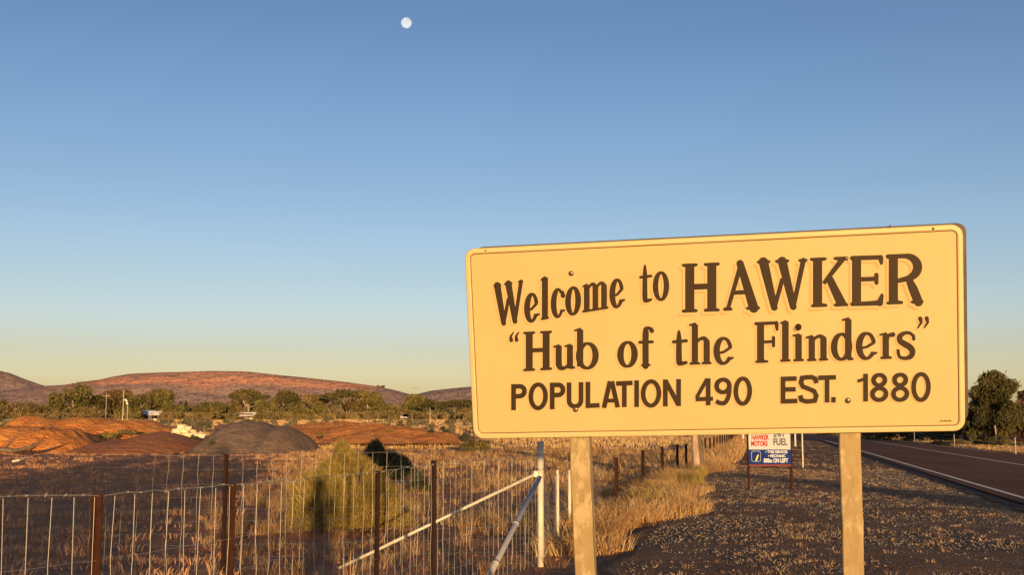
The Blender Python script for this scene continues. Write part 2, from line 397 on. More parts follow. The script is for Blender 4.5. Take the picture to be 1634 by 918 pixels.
mound('gravel_heap', 'large dark grey gravel heap with two humps beside the brown mound', [pk(400, 672, 79, 74, 9, 8), pk(418, 674, 79, 66, 9, 8), pk(458, 680, 78, 50, 8, 8), pk(375, 686, 78, 48, 7, 7)], MAT_GREYPILE, 17, cat='gravel heap', rough=.16, plat=1.16, pw=1.35)
mound('earth_bank', 'wide low bright orange earth bank right of the grey heap', [pk(540, 671, 110, 190, 11, 14), pk(590, 674, 106, 170, 10, 14), pk(640, 680, 102, 130, 8, 14), pk(490, 682, 101, 90, 10, 14), pk(575, 690, 95, 70, 6, 8), pk(625, 694, 94, 60, 6, 8), pk(700, 688, 99, 70, 9, 12)], MAT_ORANGE, 23, res=.4, cat='bank', rough=.34, plat=1.05, pw=1.1)
# pale rubble
def rubble():
    c = P(293, 690, 92); r = empty('rubble_heap', (c.x, c.y, Hs(c.x, c.y)), 'small heap of pale cream rubble between the brown mound and grey heap', 'rubble')
    rr = random.Random(4)
    for k in range(46):
        t = rr.random(); u = 277+t*44; vt = 697-(1-abs(t-.32)/.68)*17*rr.random()**.7
        p = P(u, vt, 86.5+rr.random()*1.2); s = .16+.22*rr.random()
        bm = bmesh.new(); bmesh.ops.create_icosphere(bm, subdivisions=1, radius=s)
        for w in bm.verts: w.co = Vector((w.co.x*1.1, w.co.y, w.co.z*.8))*(1+rr.uniform(-.3, .3))
        me = bpy.data.meshes.new('rock'); bm.to_mesh(me); bm.free()
        o = link('rock', me, MAT_WHITEROCK, r); o.location = p-r.location
rubble()

# ------------------------------------------------------------------ grass and litter
OFF = lambda x, y: (x*math.cos(math.radians(9.4))+y*math.sin(math.radians(9.4)))      # sideways distance from the sun line through the eye
def blades(P0, n, hgt, spread, lean, w, rng, droop=.5):
    """P0 (k,3) tuft roots; n blades each -> V,F triangles"""
    k = len(P0); B = np.repeat(P0, n, 0); hg = np.repeat(hgt, n)*rng.uniform(.55, 1.15, k*n)
    a = rng.uniform(0, 2*np.pi, k*n); rad = np.repeat(spread, n)*rng.uniform(0, 1, k*n)**.7
    B = B+np.stack([np.cos(a)*rad, np.sin(a)*rad, 0*a], -1)
    la = a+rng.normal(0, .7, k*n); L = lean*rng.uniform(.2, 1, k*n)
    d = np.stack([np.cos(la), np.sin(la), 0*la], -1)
    wa = rng.uniform(0, 2*np.pi, k*n); wv = np.stack([np.cos(wa), np.sin(wa), 0*wa], -1)*(w*rng.uniform(.6, 1.3, k*n))[:, None]
    up = np.array([0, 0, 1.])
    m_ = B+d*(L*hg*.35)[:, None]+up*(hg*.6)[:, None]
    t_ = B+d*(L*hg*(1+droop*.2))[:, None]+up*(hg*(1-L*.25))[:, None]
    V = np.stack([B-wv, B+wv, m_+wv*.75, m_-wv*.75, t_], 1).reshape(-1, 3)
    i = np.arange(k*n)*5
    F = np.concatenate([np.stack([i, i+1, i+2], -1), np.stack([i, i+2, i+3], -1), np.stack([i+3, i+2, i+4], -1)])
    return V, F
def scatter(fn_ok, n, y0, y1, x0f, x1f, power=1.0, seed=1):
    rng = np.random.default_rng(seed)
    y = y0+(y1-y0)*rng.uniform(0, 1, n)**power
    t = rng.uniform(0, 1, n); x = x0f(y)+(x1f(y)-x0f(y))*t
    ok = fn_ok(x, y, rng); x = x[ok]; y = y[ok]
    return np.stack([x, y, H(x, y)], -1)
FL = lambda y: .35+.21*(y-14.5)                          # fence line beyond the strainer
ang = math.radians(9.4)
soff = lambda x, y: x*math.cos(ang)+y*math.sin(ang)
left_edge = lambda y: -.48*y-1
def ok_lit(x, y, r):
    o = soff(x, y)+fbm(x/3, y/3, 3, 77)*2.5
    dens = sstep(-2.2, -.9, o)*(.05+.95*sstep(-.08, .16, fbm(x/2.3, y/2.3, 4, 5)))
    track = np.exp(-((y-(18.2+.10*x+fbm(x/3, x*0, 2, 3)))/.9)**2)
    return (r.uniform(0, 1, len(x)) < dens*(1-.75*track)) & (x < FL(y)+1.0+.6*np.sin(y*.31))
def ok_dark(x, y, r):
    o = soff(x, y)
    return (r.uniform(0, 1, len(x)) < (1-sstep(-2, -.8, o))*(.12+.6*sstep(0., .2, fbm(x/4, y/2.5, 3, 15)+.02)))
rng = np.random.default_rng(3)
def grass(name, pts, n, h, sp, lean, w, mat, label, jit=.5):
    hg = h*(1+jit*rng.uniform(-1, 1, len(pts)))*(.65+.7*vnoise(pts[:, 0]/1.1, pts[:, 1]/1.1, 71))
    V, F = blades(pts, n, hg, sp*np.ones(len(pts)), lean, w, rng)
    o = np_mesh(name, V, F, mat); tag(o, label, 'grass', kind='stuff'); return o
nearfac = 1
pts = scatter(ok_lit, 6500, 11.5, 34, lambda y: -.26*y-2, lambda y: FL(y)+1.2, .9, 2)
grass('dry_grass', pts[::2], 28, .19, .16, 1.2, .0034, MAT_STRAWB, 'brown broken dry grass between the straw tufts')
grass('dry_grass', pts[1::2], 28, .23, .13, 1.0, .0034, MAT_STRAW, 'straw-coloured dry grass lit orange behind the wire fence')
pts = scatter(ok_lit, 10000, 34, 84, lambda y: -.26*y-2, lambda y: FL(y)+1.2, 1, 4)
grass('dry_grass', pts[::2], 12, .20, .26, 1.2, .009, MAT_STRAWB, 'more distant brown grass across the paddock')
grass('dry_grass', pts[1::2], 12, .23, .2, 1.0, .010, MAT_STRAW, 'more distant dry orange grass across the paddock')
# tall fringe along the fence to the right of the near sign post
def fr_ok(x, y, r): return r.uniform(0, 1, len(x)) < .35+.65*sstep(-.2, .1, fbm(x/1.2, y/1.2, 2, 8))
pts = scatter(fr_ok, 1400, 15.5, 52, lambda y: FL(y)-.35, lambda y: FL(y)+1.0+.5*np.sin(y*.31)+.35*np.sin(y*.9), 1, 6)
grass('fence_grass', pts, 30, .33, .13, 1.1, .005, MAT_STRAW, 'tall tufts of golden dry grass fringing the verge along the fence')
pts = scatter(fr_ok, 2200, 52, 150, lambda y: FL(y)-1.5, lambda y: FL(y)+1.6, 1, 7)
grass('fence_grass', pts, 12, .5, .3, .8, .016, MAT_STRAW, 'distant golden grass along the far part of the fence')
pts = scatter(ok_dark, 6500, 11, 82, left_edge, lambda y: -.16*y, .85, 9)
grass('low_grey_grass', pts, 15, .12, .18, 1.1, .008, MAT_STRAW2, 'low grey-brown grass in the shade of the left paddock')
# verge tufts and litter
def vg_ok(x, y, r): return r.uniform(0, 1, len(x)) < .05+.95*sstep(.03, .17, fbm(x/1.6, y/2.2, 4, 33))*sstep(1.5, 3.8, x-FL(y)+fbm(x/2, y/2, 2, 3)*2)*(1-.88*sstep(-4.6, -2.6, x-(4.6+SLP*y)+fbm(x/2, y/4, 3, 55)*3))
pts = scatter(vg_ok, 15000, 11, 50, lambda y: FL(y)+1.2, lambda y: 4.6+SLP*y, .85, 12)
pts[:, 2] += .03
hg = .05*(1+.6*rng.uniform(-1, 1, len(pts)))
V, F = blades(pts, 11, hg*1.05, np.full(len(pts), .075), 1.8, .0055, rng)
tag(np_mesh('verge_litter', V, F, MAT_LITTER), 'flattened dry grass and bark litter on the gravel verge', 'litter', kind='stuff')
pts = scatter(vg_ok, 9000, 50, 130, lambda y: FL(y)+1.2, lambda y: 4.6+SLP*y+road_bend(y), 1, 13)
V, F = blades(pts, 5, np.full(len(pts), .1), np.full(len(pts), .12), 1.3, .02, rng)
tag(np_mesh('verge_litter', V, F, MAT_LITTER), 'dry orange litter and short grass on the distant verge', 'litter', kind='stuff')
pts = scatter(lambda x, y, r: r.uniform(0, 1, len(x)) < .9, 4200, 30, 160, lambda y: 14.3+SLP*y+road_bend(y), lambda y: 19+SLP*y+road_bend(y), 1, 14)
V, F = blades(pts, 10, rng.uniform(.1, .4, len(pts)), np.full(len(pts), .25), 1., .018, rng)
tag(np_mesh('roadside_grass', V, F, MAT_STRAW), 'dry pale grass strip along the far side of the road', 'grass', kind='stuff')
# pebbles
def pebbles(name, pts, smin, smax, mat, label):
    k = len(pts); s = rng.uniform(smin, smax, k)*rng.uniform(.5, 1, k)
    base = np.array([[1,0,0],[-1,0,0],[0,1,0],[0,-1,0],[0,0,.7],[0,0,-.7]], float)
    a = rng.uniform(0, 6.28, k); c, sn = np.cos(a), np.sin(a)
    B = base[None]*rng.uniform(.6, 1.25, (k, 6, 1))*s[:, None, None]
    V = np.stack([B[..., 0]*c[:, None]-B[..., 1]*sn[:, None], B[..., 0]*sn[:, None]+B[..., 1]*c[:, None], B[..., 2]], -1)+pts[:, None]
    f = np.array([[0,2,4],[2,1,4],[1,3,4],[3,0,4],[2,0,5],[1,2,5],[3,1,5],[0,3,5]])
    F = (np.arange(k)[:, None, None]*6+f[None]).reshape(-1, 3)
    tag(np_mesh(name, V.reshape(-1, 3), F, mat), label, 'gravel', kind='stuff')
pc = scatter(lambda x, y, r: vg_ok(x, y, r) & (r.uniform(0, 1, len(x)) < sstep(-.05, .12, fbm(x/.5, y/.8, 3, 66))), 26000, 11, 42, lambda y: FL(y)+1.2, lambda y: 4.6+SLP*y, .85, 64); pc[:, 2] += .04
pebbles('bark_chips', pc, .010, .034, MAT_CHIP, 'tan bark chips and leaf litter lying on the verge')
pts = scatter(lambda x, y, r: r.uniform(0, 1, len(x)) < .45+.55*sstep(-.15, .1, fbm(x/2, y/2, 3, 44)), 42000, 10.5, 45, lambda y: FL(y)+1.0, lambda y: 4.9+SLP*y, .8, 15)
pts[:, 2] += .034
pebbles('loose_stones', pts, .010, .028, MAT_STONE, 'loose grey and tan stones scattered over the gravel verge')
pts = scatter(lambda x, y, r: r.uniform(0, 1, len(x)) < .15+.85*sstep(-.1, .15, fbm(x/9, y/9, 3, 91)), 16000, 84, 215, lambda y: -.46*y, lambda y: FL(y)-1, 1, 18)
grass('far_dry_grass', pts, 9, .34, .4, .8, .03, MAT_STRAW, 'far dry grass over the flat before the tree belt')
pts = scatter(lambda x, y, r: x == x, 14000, 10.5, 60, left_edge, lambda y: FL(y)+.8, .8, 16)
pebbles('dirt_clods', pts, .015, .045, MAT_BROWN, 'brown clods of earth scattered over the paddock')

# ------------------------------------------------------------------ foliage things
def leafcloud(clumps, n, size, rng, asp=1.0, flat=.0):
    """clumps: list (x,y,z,rx,ry,rz); n leaves spread by volume"""
    cl = np.array(clumps, float); vol = (cl[:, 3]*cl[:, 4]*cl[:, 5])**.7; idx = rng.choice(len(cl), n, p=vol/vol.sum())
    d = rng.normal(size=(n, 3)); d /= np.linalg.norm(d, axis=1)[:, None]
    r = rng.uniform(0, 1, n)**.45*(1+.4*(rng.uniform(0, 1, n) < .22)*rng.uniform(0, 1, n))
    p = cl[idx, :3]+d*r[:, None]*cl[idx, 3:6]
    a = rng.normal(size=(n, 3)); a /= np.linalg.norm(a, axis=1)[:, None]
    b = np.cross(a, rng.normal(size=(n, 3))); b /= np.linalg.norm(b, axis=1)[:, None]
    s = size*rng.uniform(.6, 1.3, n)
    a = a*s[:, None]; b = b*(s*asp)[:, None]
    V = np.stack([p-a, p+b*.5, p+a, p-b*.5], 1).reshape(-1, 3)
    i = np.arange(n)*4
    return V, np.stack([i, i+1, i+2, i+3], -1)
def crown_clumps(kind, h, w, rr):
    cl = []
    if kind == 'round':
        for k in range(26):
            a = rr.random()*6.28; r = rr.random()**.6; t = rr.random()
            z = h*(.28+.62*t); rad = w/2*math.sqrt(max(.05, 1-((t-.42)/.68)**2))*.82
            s = w*rr.uniform(.10, .19)
            cl.append((math.cos(a)*rad*r, math.sin(a)*rad*r, z, s, s, s*.75))
    elif kind == 'full':
        for k in range(70):
            a = rr.random()*6.28; r = rr.random()**.45; t = rr.random(); rad = w/2*(.45+.55*math.sin(math.pi*min(1, t*.9+.12)))*.8
            s = w*rr.uniform(.08, .15); cl.append((math.cos(a)*rad*r, math.sin(a)*rad*r, h*(.06+.86*t), s, s, s*.8))
    elif kind == 'umbrella':
        for k in range(22):
            a = rr.random()*6.28; r = rr.random()**.5; s = w*rr.uniform(.10, .17)
            z = h*(.80-.18*r*r+.08*rr.random()); cl.append((math.cos(a)*w*.42*r, math.sin(a)*w*.42*r, z, s*1.2, s*1.2, h*.075))
        for k in range(7):
            a = rr.random()*6.28; s = w*rr.uniform(.08, .14); cl.append((math.cos(a)*w*.28, math.sin(a)*w*.28, h*rr.uniform(.42, .6), s, s, s*.6))
    elif kind == 'bushy':
        for k in range(24):
            a = rr.random()*6.28; r = rr.random()**.5; t = rr.random(); s = w*rr.uniform(.11, .19)
            cl.append((math.cos(a)*w*.38*r, math.sin(a)*w*.38*r, h*(.10+.76*t*(1-.45*r*r)), s, s, s*.8*min(1, h/w*1.4)))
    elif kind == 'cone':
        for k in range(20):
            t = k/19; a = rr.random()*6.28; rad = w*.3*(1-t)
            cl.append((math.cos(a)*rad*.5, math.sin(a)*rad*.5, h*(.08+.88*t), w*.28*(1-t*.8), w*.28*(1-t*.8), h*.09))
    return cl
def trunk_mb(h, w, cl, rr, lean=.06, rad=None, frac=.6):
    mb = MB(); r0 = rad or max(.10, h*.028)
    top = Vector((rr.uniform(-1, 1)*lean*h, rr.uniform(-1, 1)*lean*h, h*frac))
    pts = [Vector((0, 0, -.15)), Vector((0, 0, .1))]+[top*t+Vector((rr.uniform(-1, 1), rr.uniform(-1, 1), 0))*r0*.7*(t < 1) for t in (.3, .55, .8, 1)]
    mb.tube(pts, [r0*1.5, r0*1.15, r0, r0*.85, r0*.7, r0*.45], 8)
    for c in rr.sample(cl, min(9, len(cl))):
        t = rr.uniform(.3, .8); b = pts[1].lerp(top, t); e = Vector(c[:3])
        if e.z < b.z+.1: b = pts[1].lerp(top, max(.05, min(t, e.z/top.z*.6)))
        mid = b.lerp(e, .5)+Vector((0, 0, -.05*h)); mb.tube([b, mid, e], [r0*.42, r0*.3, r0*.1], 5)
    return mb
def tree(name, label, cat, loc, h, w, kind, leafmat, bark, n, leaf, seed, group=None, rad=None, frac=.6, asp=1.0, stem='trunk', lean=.06):
    rr = random.Random(seed); rg = np.random.default_rng(seed)
    cl = crown_clumps(kind, h, w, rr)
    root = empty(name, loc, label, cat, group)
    trunk_mb(h, w, cl, rr, rad=rad, frac=frac, lean=lean).build(stem, bark, root, True)
    V, F = leafcloud(cl, n, leaf, rg, asp)
    V[:, 2] = np.maximum(V[:, 2], .02)
    np_mesh('crown', V, F, leafmat, root)
    return root
def tr_px(u, vtop, wpx, d, label, kind='round', mat=None, n=2600, leaf=.2, seed=0, cat='tree', name='gum_tree', bark=None, group=None, **k):
    x = XU(u, d); z = Hs(x, d); h = hz(vtop, d)-z; w = wpx/FPX*d
    return tree(name, label, cat, (x, d, z), h, w*1.08, kind, mat or MAT_GUM, bark or MAT_BARK, n, leaf, seed, group, **k)
T = [  # u, top v, width px, distance, kind, material, label
 (40,634,85,236,'bushy','B','low wide brown-olive tree below the left hill'),
 (8,637,40,240,'bushy','O','low olive tree cut by the left edge of the picture'),
 (80,641,45,228,'bushy','B','small brownish tree left of the tall round gum under the hill saddle'),
 (124,615,62,240,'round','O','tall rounded gum tree standing under the saddle of the hills'),
 (160,630,44,246,'round','D','darker gum tree right beside the tall rounded gum'),
 (194,622,50,250,'round','B','brown-tinged gum tree right behind the thin pale mast'),
 (231,627,36,246,'round','D','narrow dark gum tree above the bluish shed roof'),
 (263,622,46,252,'round','O','rounded olive gum tree between two far shed roofs'),
 (288,640,40,236,'bushy','O','low olive bushy tree left of the little dark conifer'),
 (303,641,15,228,'cone','C','little dark green cone-shaped conifer in the tree belt'),
 (342,637,62,240,'bushy','O','wide low olive tree right of the little conifer'),
 (378,632,34,244,'bushy','B','brownish bushy tree left of the flat-topped tree'),
 (402,617,50,250,'umbrella','D','dark flat-topped tree above the white shed roof'),
 (432,633,42,240,'bushy','O','olive bushy tree right of the flat-topped tree'),
 (458,625,46,252,'round','D','dark gum tree with broken crown left of the middle of the belt'),
 (500,626,44,256,'umbrella','B','brownish spreading tree above the pinkish shed'),
 (520,640,36,236,'bushy','O','low round olive tree in front of the largest umbrella tree'),
 (558,616,62,248,'umbrella','D','largest dark umbrella-shaped gum tree in the belt'),
 (562,634,52,240,'bushy','B','brown bushy tree filling the space under the largest umbrella gum'),
 (592,622,40,244,'round','O','olive gum tree at the right shoulder of the largest umbrella gum'),
 (618,641,34,236,'bushy','O','small pale olive tree between the umbrella gum and the hill notch'),
 (640,644,26,240,'bushy','B','smallest brownish tree left of the notch in the hills'),
 (667,629,36,250,'round','O','olive tree standing right below the notch in the hills'),
 (688,637,38,244,'umbrella','D','dark spreading tree right of the hill notch'),
 (712,648,30,232,'bushy','S','pale grey-green low tree near the town sign'),
 (736,634,48,246,'umbrella','D','dark spreading tree partly hidden by the left edge of the town sign'),
 (752,645,40,238,'bushy','B','brown bushy tree peeping out at the left edge of the town sign'),
 (540,648,34,228,'bushy','S','low pale grey-green tree in the middle of the belt'),
 (480,642,36,232,'bushy','O','low olive tree under the broken-crowned gum'),
 (215,641,40,232,'bushy','O','low olive tree at the foot of the thin pale mast'),
 (150,644,50,230,'bushy','B','low brown tree at the foot of the tall rounded gum'),
]
MM = {'O': MAT_GUM, 'D': MAT_GUMD, 'B': MAT_GUMB, 'C': MAT_CONIFER, 'S': MAT_SALT}
for i, (u, v, w, d, k, mt, lb) in enumerate(T):
    tr_px(u, v, w*(1.22 if k != 'cone' else 1), d, lb, k, MM[mt], (4600 if k != 'bushy' else 4800) if k != 'cone' else 1200, .27, 100+i, name='conifer' if k == 'cone' else 'gum_tree', group='trees of the distant belt')
# tiny trees on the ridge
for u in (603, 611):
    c = P(u, 617, 2995); tree('ridge_tree', 'tiny tree on the skyline of the range, %s of the two' % ('left' if u < 605 else 'right'), 'tree', (c.x, c.y, hz(621, 2995)-4), 14, 13, 'umbrella', MAT_GUMD, MAT_BARKD, 500, 1.2, 300+u, 'trees on the skyline', rad=.8)
# scrub belt: continuous low scrub, nobody could count it
def scrub(name, label, n, u0, u1, d0, d1, vt, mat, seed, leaves, leaf, wpx=16):
    rg = np.random.default_rng(seed); cl = []
    for k in range(n):
        u = rg.uniform(u0, u1); d = rg.uniform(d0, d1); x = XU(u, d)
        if any(abs(u-q) < 13 and d < 244 for q in (238, 252, 398, 488, 8, 26, 649)) and vt < 664: continue
        z = Hs(x, d)
        h = max(.5, hz(vt+rg.normal(0, 1.6), d)-z); w = wpx/FPX*d*rg.uniform(.6, 1.3)
        for q in range(3):
            cl.append((x+rg.uniform(-.3, .3)*w, d+rg.uniform(-.3, .3)*w, z+h*rg.uniform(.3, .62), w*.33, w*.33, h*.38))
    V, F = leafcloud(cl, leaves, leaf, rg)
    tag(np_mesh(name, V, F, mat), label, 'scrub', kind='stuff')
scrub('scrub_belt', 'low olive and brown scrub filling the foot of the distant tree belt', 340, -80, 1000, 205, 246, 656, MAT_SCRUB, 5, 70000, .23)
scrub('scrub_belt', 'darker scrub between the trunks behind the low scrub', 230, -80, 1000, 255, 290, 643, MAT_GUMB, 6, 60000, .34, 26)
scrub('scrub_belt', 'pale grey-green saltbush scattered in front of the distant belt', 170, -60, 780, 125, 200, 670, MAT_SALT, 7, 36000, .15, 13)
# individual nearer bushes
BU = [(25,672,46,128,'S','grey-green saltbush at the left edge above the orange mound'),
 (95,662,36,140,'S','grey-green bush above the left end of the orange mounds'),
 (132,672,20,97,'O','small green bush growing on top of the broad orange mound'),
 (318,688,20,84,'D','small dark bush at the foot of the rubble and grey heap'),
 (346,700,24,72,'D','dark low bush against the left foot of the grey gravel heap'),
 (312,677,26,100,'S','dry greyish bush beside the pale rubble'),
 (692,683,20,100,'D','low dark bush on the left of the pair near the town sign'),
 (711,674,20,99,'D','taller dark bush on the right of the pair near the town sign'),
 (741,689,16,95,'D','small dark bush just left of the sign edge'),
 (625,686,14,99,'O','little green bush on the crest of the orange bank'),
 (515,691,10,90,'O','tiny green bush low on the orange bank'),
 (182,688,26,86,'O','olive tuft on the dark furrow between the orange mounds'),
 (214,684,34,88,'O','greenish bush low on the shaded side of the broad orange mound'),
 (60,676,44,100,'S','grey bush between the low far bank and the bright orange mound'),
 (762,700,50,74,'O','wide green bush under the lower left corner of the town sign')]
for i, (u, v, w, d, mt, lb) in enumerate(BU):
    x = XU(u, d); z = max(Hs(x, d), 0)
    on = {2: hz(682, 97), 9: hz(690, 99), 10: hz(696, 90), 11: hz(700, 86), 12: hz(693, 88), 13: None}.get(i)
    if on is not None: z = on
    h = hz(v, d)-z
    tree('bush', lb, 'bush', (x, d, z), h, w/FPX*d*1.1, 'bushy', MAT_BUSHD if mt == 'D' else MM[mt], MAT_BARKD, 1500, .09, 400+i, 'bushes on the open ground', rad=.03, frac=.5, stem='stem')

def broom(label, u, vtop, vbase, wpx, mat, seed, nst, ln, d=None, skew=0.0):
    """bush of thin upright stems"""
    g = G(u, vbase) if d is None else Vector((XU(u, d), d, 0)); z = Hs(g.x, g.y)
    h = hz(vtop, g.y)-z; w = wpx/FPX*g.y
    rg = np.random.default_rng(seed); root = empty('bush', (g.x, g.y, z), label, 'bush')
    mb = MB(); rr = random.Random(seed)
    for k in range(14):
        a = rr.random()*6.28; e = Vector((math.cos(a)*w*.36, math.sin(a)*w*.36, h*rr.uniform(.5, .85)))
        mb.tube([(0, 0, 0), e*.5+Vector((0, 0, h*.08)), e], [.018, .012, .005], 4)
    mb.build('stem', MAT_BARKD, root)
    n = nst; a = rg.uniform(0, 6.28, n); r = rg.uniform(0, 1, n)**.55; t = rg.uniform(0, 1, n)
    lump = 1+.5*(vnoise(a*2.2+seed, t*3, seed)-.5)*2
    rad = w/2*np.sqrt(np.clip(1-((t-.25)/.8)**2, .03, 1))*r*lump
    p = np.stack([np.cos(a)*rad, np.sin(a)*rad, h*(.04+.9*t*(1-.32*r*r))*(.80+.30*vnoise(np.cos(a)*rad/w*9+9, np.sin(a)*rad/w*9+9, seed+2))], -1)
    p[:, 2] *= 1-skew*sstep(-.12, .42, p[:, 0]/w)
    d = np.stack([np.cos(a)*r*.8, np.sin(a)*r*.8, 1+0*a], -1)+rg.normal(0, .35, (n, 3)); d /= np.linalg.norm(d, axis=1)[:, None]
    b = np.cross(d, rg.normal(size=(n, 3))); b /= np.linalg.norm(b, axis=1)[:, None]
    L = ln*rg.uniform(.5, 1.3, n)[:, None]; wd = .0042*(g.y/18)
    kp = (vnoise(p[:, 0]*5+p[:, 1]*2, p[:, 2]*5+p[:, 1]*3, seed+6)+.35*rg.uniform(0, 1, n)) > .50      # gaps between the twigs
    p, b, d, L = p[kp], b[kp], d[kp], L[kp]; n = len(p)
    V = np.stack([p-b*wd, p+b*wd, p+d*L+b*wd*.4, p+d*L-b*wd*.4], 1).reshape(-1, 3); i = np.arange(n)*4
    np_mesh('foliage', V, np.stack([i, i+1, i+2, i+3], -1), mat, root)
broom('big yellow-green bush behind the fence with a person\'s shadow across it', 562, 692, 848, 182, MAT_BUSH, 21, 56000, .11, skew=.36)
broom('rounded dark green bush standing behind the yellow-green bush', 606, 706, 748, 92, MAT_BUSHD, 22, 24000, .16, d=38)
broom('small dark shrub in the grass just left of the dark picket', 668, 752, 790, 34, MAT_BUSHD, 23, 3500, .07)

# trees beyond the road on the right
tr_px(1579, 595, 98, 98, 'tall gum tree with a pale trunk beyond the road beside the town sign', 'full', MAT_GUMD, 44000, .13, 901, bark=MAT_BARKL, rad=.13, lean=.02, asp=.8)
tr_px(1638, 622, 78, 106, 'reddish-brown leafy tree cut by the right edge of the picture', 'full', foliage('reddish_leaves', (.06,.035,.025), (.14,.08,.05), (.22,.13,.08), .5), 24000, .14, 902, rad=.12)
def pale_trunk(u, vt, vb, d, r):
    x = XU(u, d); z1 = hz(vt, d); mb = MB(); mb.tube([(x, d, -.1), (x+.05, d, z1*.35), (x-.04, d, z1*.7), (x+.06, d+.2, z1)], [r*1.3, r, r*.8, r*.4], 7)
    o = mb.build('gum_front_trunk', MAT_BARK, None, True, origin=(x, d, 0)); tag(o, 'sunlit trunk of the tall dark gum beside the sign, added in front of its crown', 'tree')  # extra tube showing the tall gum's lit trunk ahead of its leaves
pale_trunk(1577, 655, 712, 96.6, .06)
for i, (u, v, w, d, lb) in enumerate([(1390,640,90,135,'dark gum tree whose shaded base shows under the sign right of the right post'),
      (1445,640,80,128,'dark gum tree whose base shows behind the tall white roadside post'),
      (1500,645,80,120,'dark gum tree whose base shows near the lower right corner of the sign'),
      (1545,660,50,112,'lower bushy gum tree between the sign corner and the tall gum tree'),
      (1320,650,70,190,'far dark gum tree behind the bend of the road'), (1660,640,90,125,'dark gum tree behind the reddish tree at the right edge'), (1615,655,60,135,'dark low gum tree filling the gap between the tall gum and the reddish tree')]):
    tr_px(u, v, w, d, lb, 'full', MAT_GUMD, 9000, .16, 910+i, rad=.12)
for i, (u, v, w, d) in enumerate([(1490,703,30,101),(1520,700,34,98),(1555,702,40,93),(1592,698,44,90),(1625,706,30,88)]):
    x = XU(u, d); tree('roadside_bush', ['low dark bush under the right end of the sign','low green bush below the sign corner','green bush left of the pale trunk','wide green bush at the foot of the pale trunk','small green bush at the right edge beside the far fence'][i], 'bush', (x, d, Hs(x, d)), hz(v, d)-Hs(x, d), w/FPX*d*1.2, 'bushy', MAT_GUM, MAT_BARKD, 4500, .06, 930+i, 'bushes beyond the road', rad=.03, frac=.4, stem='stem')
# tree behind the fence whose trunk shows beneath the sign
g = Vector((XU(1107, 43), 43, 0))
root = tree('fence_tree', 'tree by the fence whose rough leaning trunk shows under the sign', 'tree', (g.x, g.y, 0), 5.4, 4.2, 'umbrella', MAT_GUM, MAT_BARK, 5000, .09, 950, rad=.13, lean=.03)
rr = random.Random(5); mb = MB(); mb.tube([(.05, 0, -.1), (.14, 0, .25), (.16, .02, .9), (.02, 0, 1.7), (-.1, 0, 2.3)], [.13, .10, .085, .08, .05], 8); mb.build('shaded_trunk_side', MAT_BARKD, root, True)  # added stem; its dark bark stands for the trunk's shaded side
# low green plants in the fence grass
pts = scatter(lambda x, y, r: x == x, 70, 24, 40, lambda y: FL(y)+.2, lambda y: FL(y)+1.0, 1, 61)
grass('green_weeds', pts, 40, .38, .16, .9, .006, MAT_BUSH, 'green weeds mixed into the golden grass by the fence')

# ------------------------------------------------------------------ trees and person behind the viewer (they cast the shade seen in the photograph)
hd = Vector((SD.x, SD.y, 0)).normalized(); lat = Vector((-hd.y, hd.x, 0))      # lat points to +x
if lat.x < 0: lat = -lat
BN = [0]
def behind(off, dist, top, w, seed, kind='bushy', n=9000, leaf=.2, label='dense tree behind the viewer shading the left paddock', grp='trees behind the viewer'):
    n = int(n*.62)
    p = hd*dist+lat*off; h = top+dist*math.tan(SUN_EL)
    tree('shade_tree', label, 'tree', (p.x, p.y, Hs(p.x, p.y)), h, w, kind, MAT_GUMD, MAT_BARKD, n, leaf, seed, grp)
for i, (o, t) in enumerate([(-3.6,4.4),(-6.0,5.0),(-8.6,4.4),(-11.4,3.7),(-14.0,3.4)]): behind(o, 46+3*(i % 2), t, 5.0, 1000+i)
behind(-1.9-1.1, 40, 2.6, 2.6, 1010, n=5000, leaf=.15)
for i, (o, t) in enumerate([(-17,3.2),(-21,3.0),(-25,3.1),(-29,3.2),(-33,3.0)]): behind(o, 48+3*(i % 2), t, 6.5, 1020+i)
for i, (o, t) in enumerate([(15.0,2.2),(18.4,2.0)]): behind(o, 50, t+.15, 4.6, 1040+i, n=22000, label='dense tree behind the viewer shading the verge', grp='trees behind the viewer')
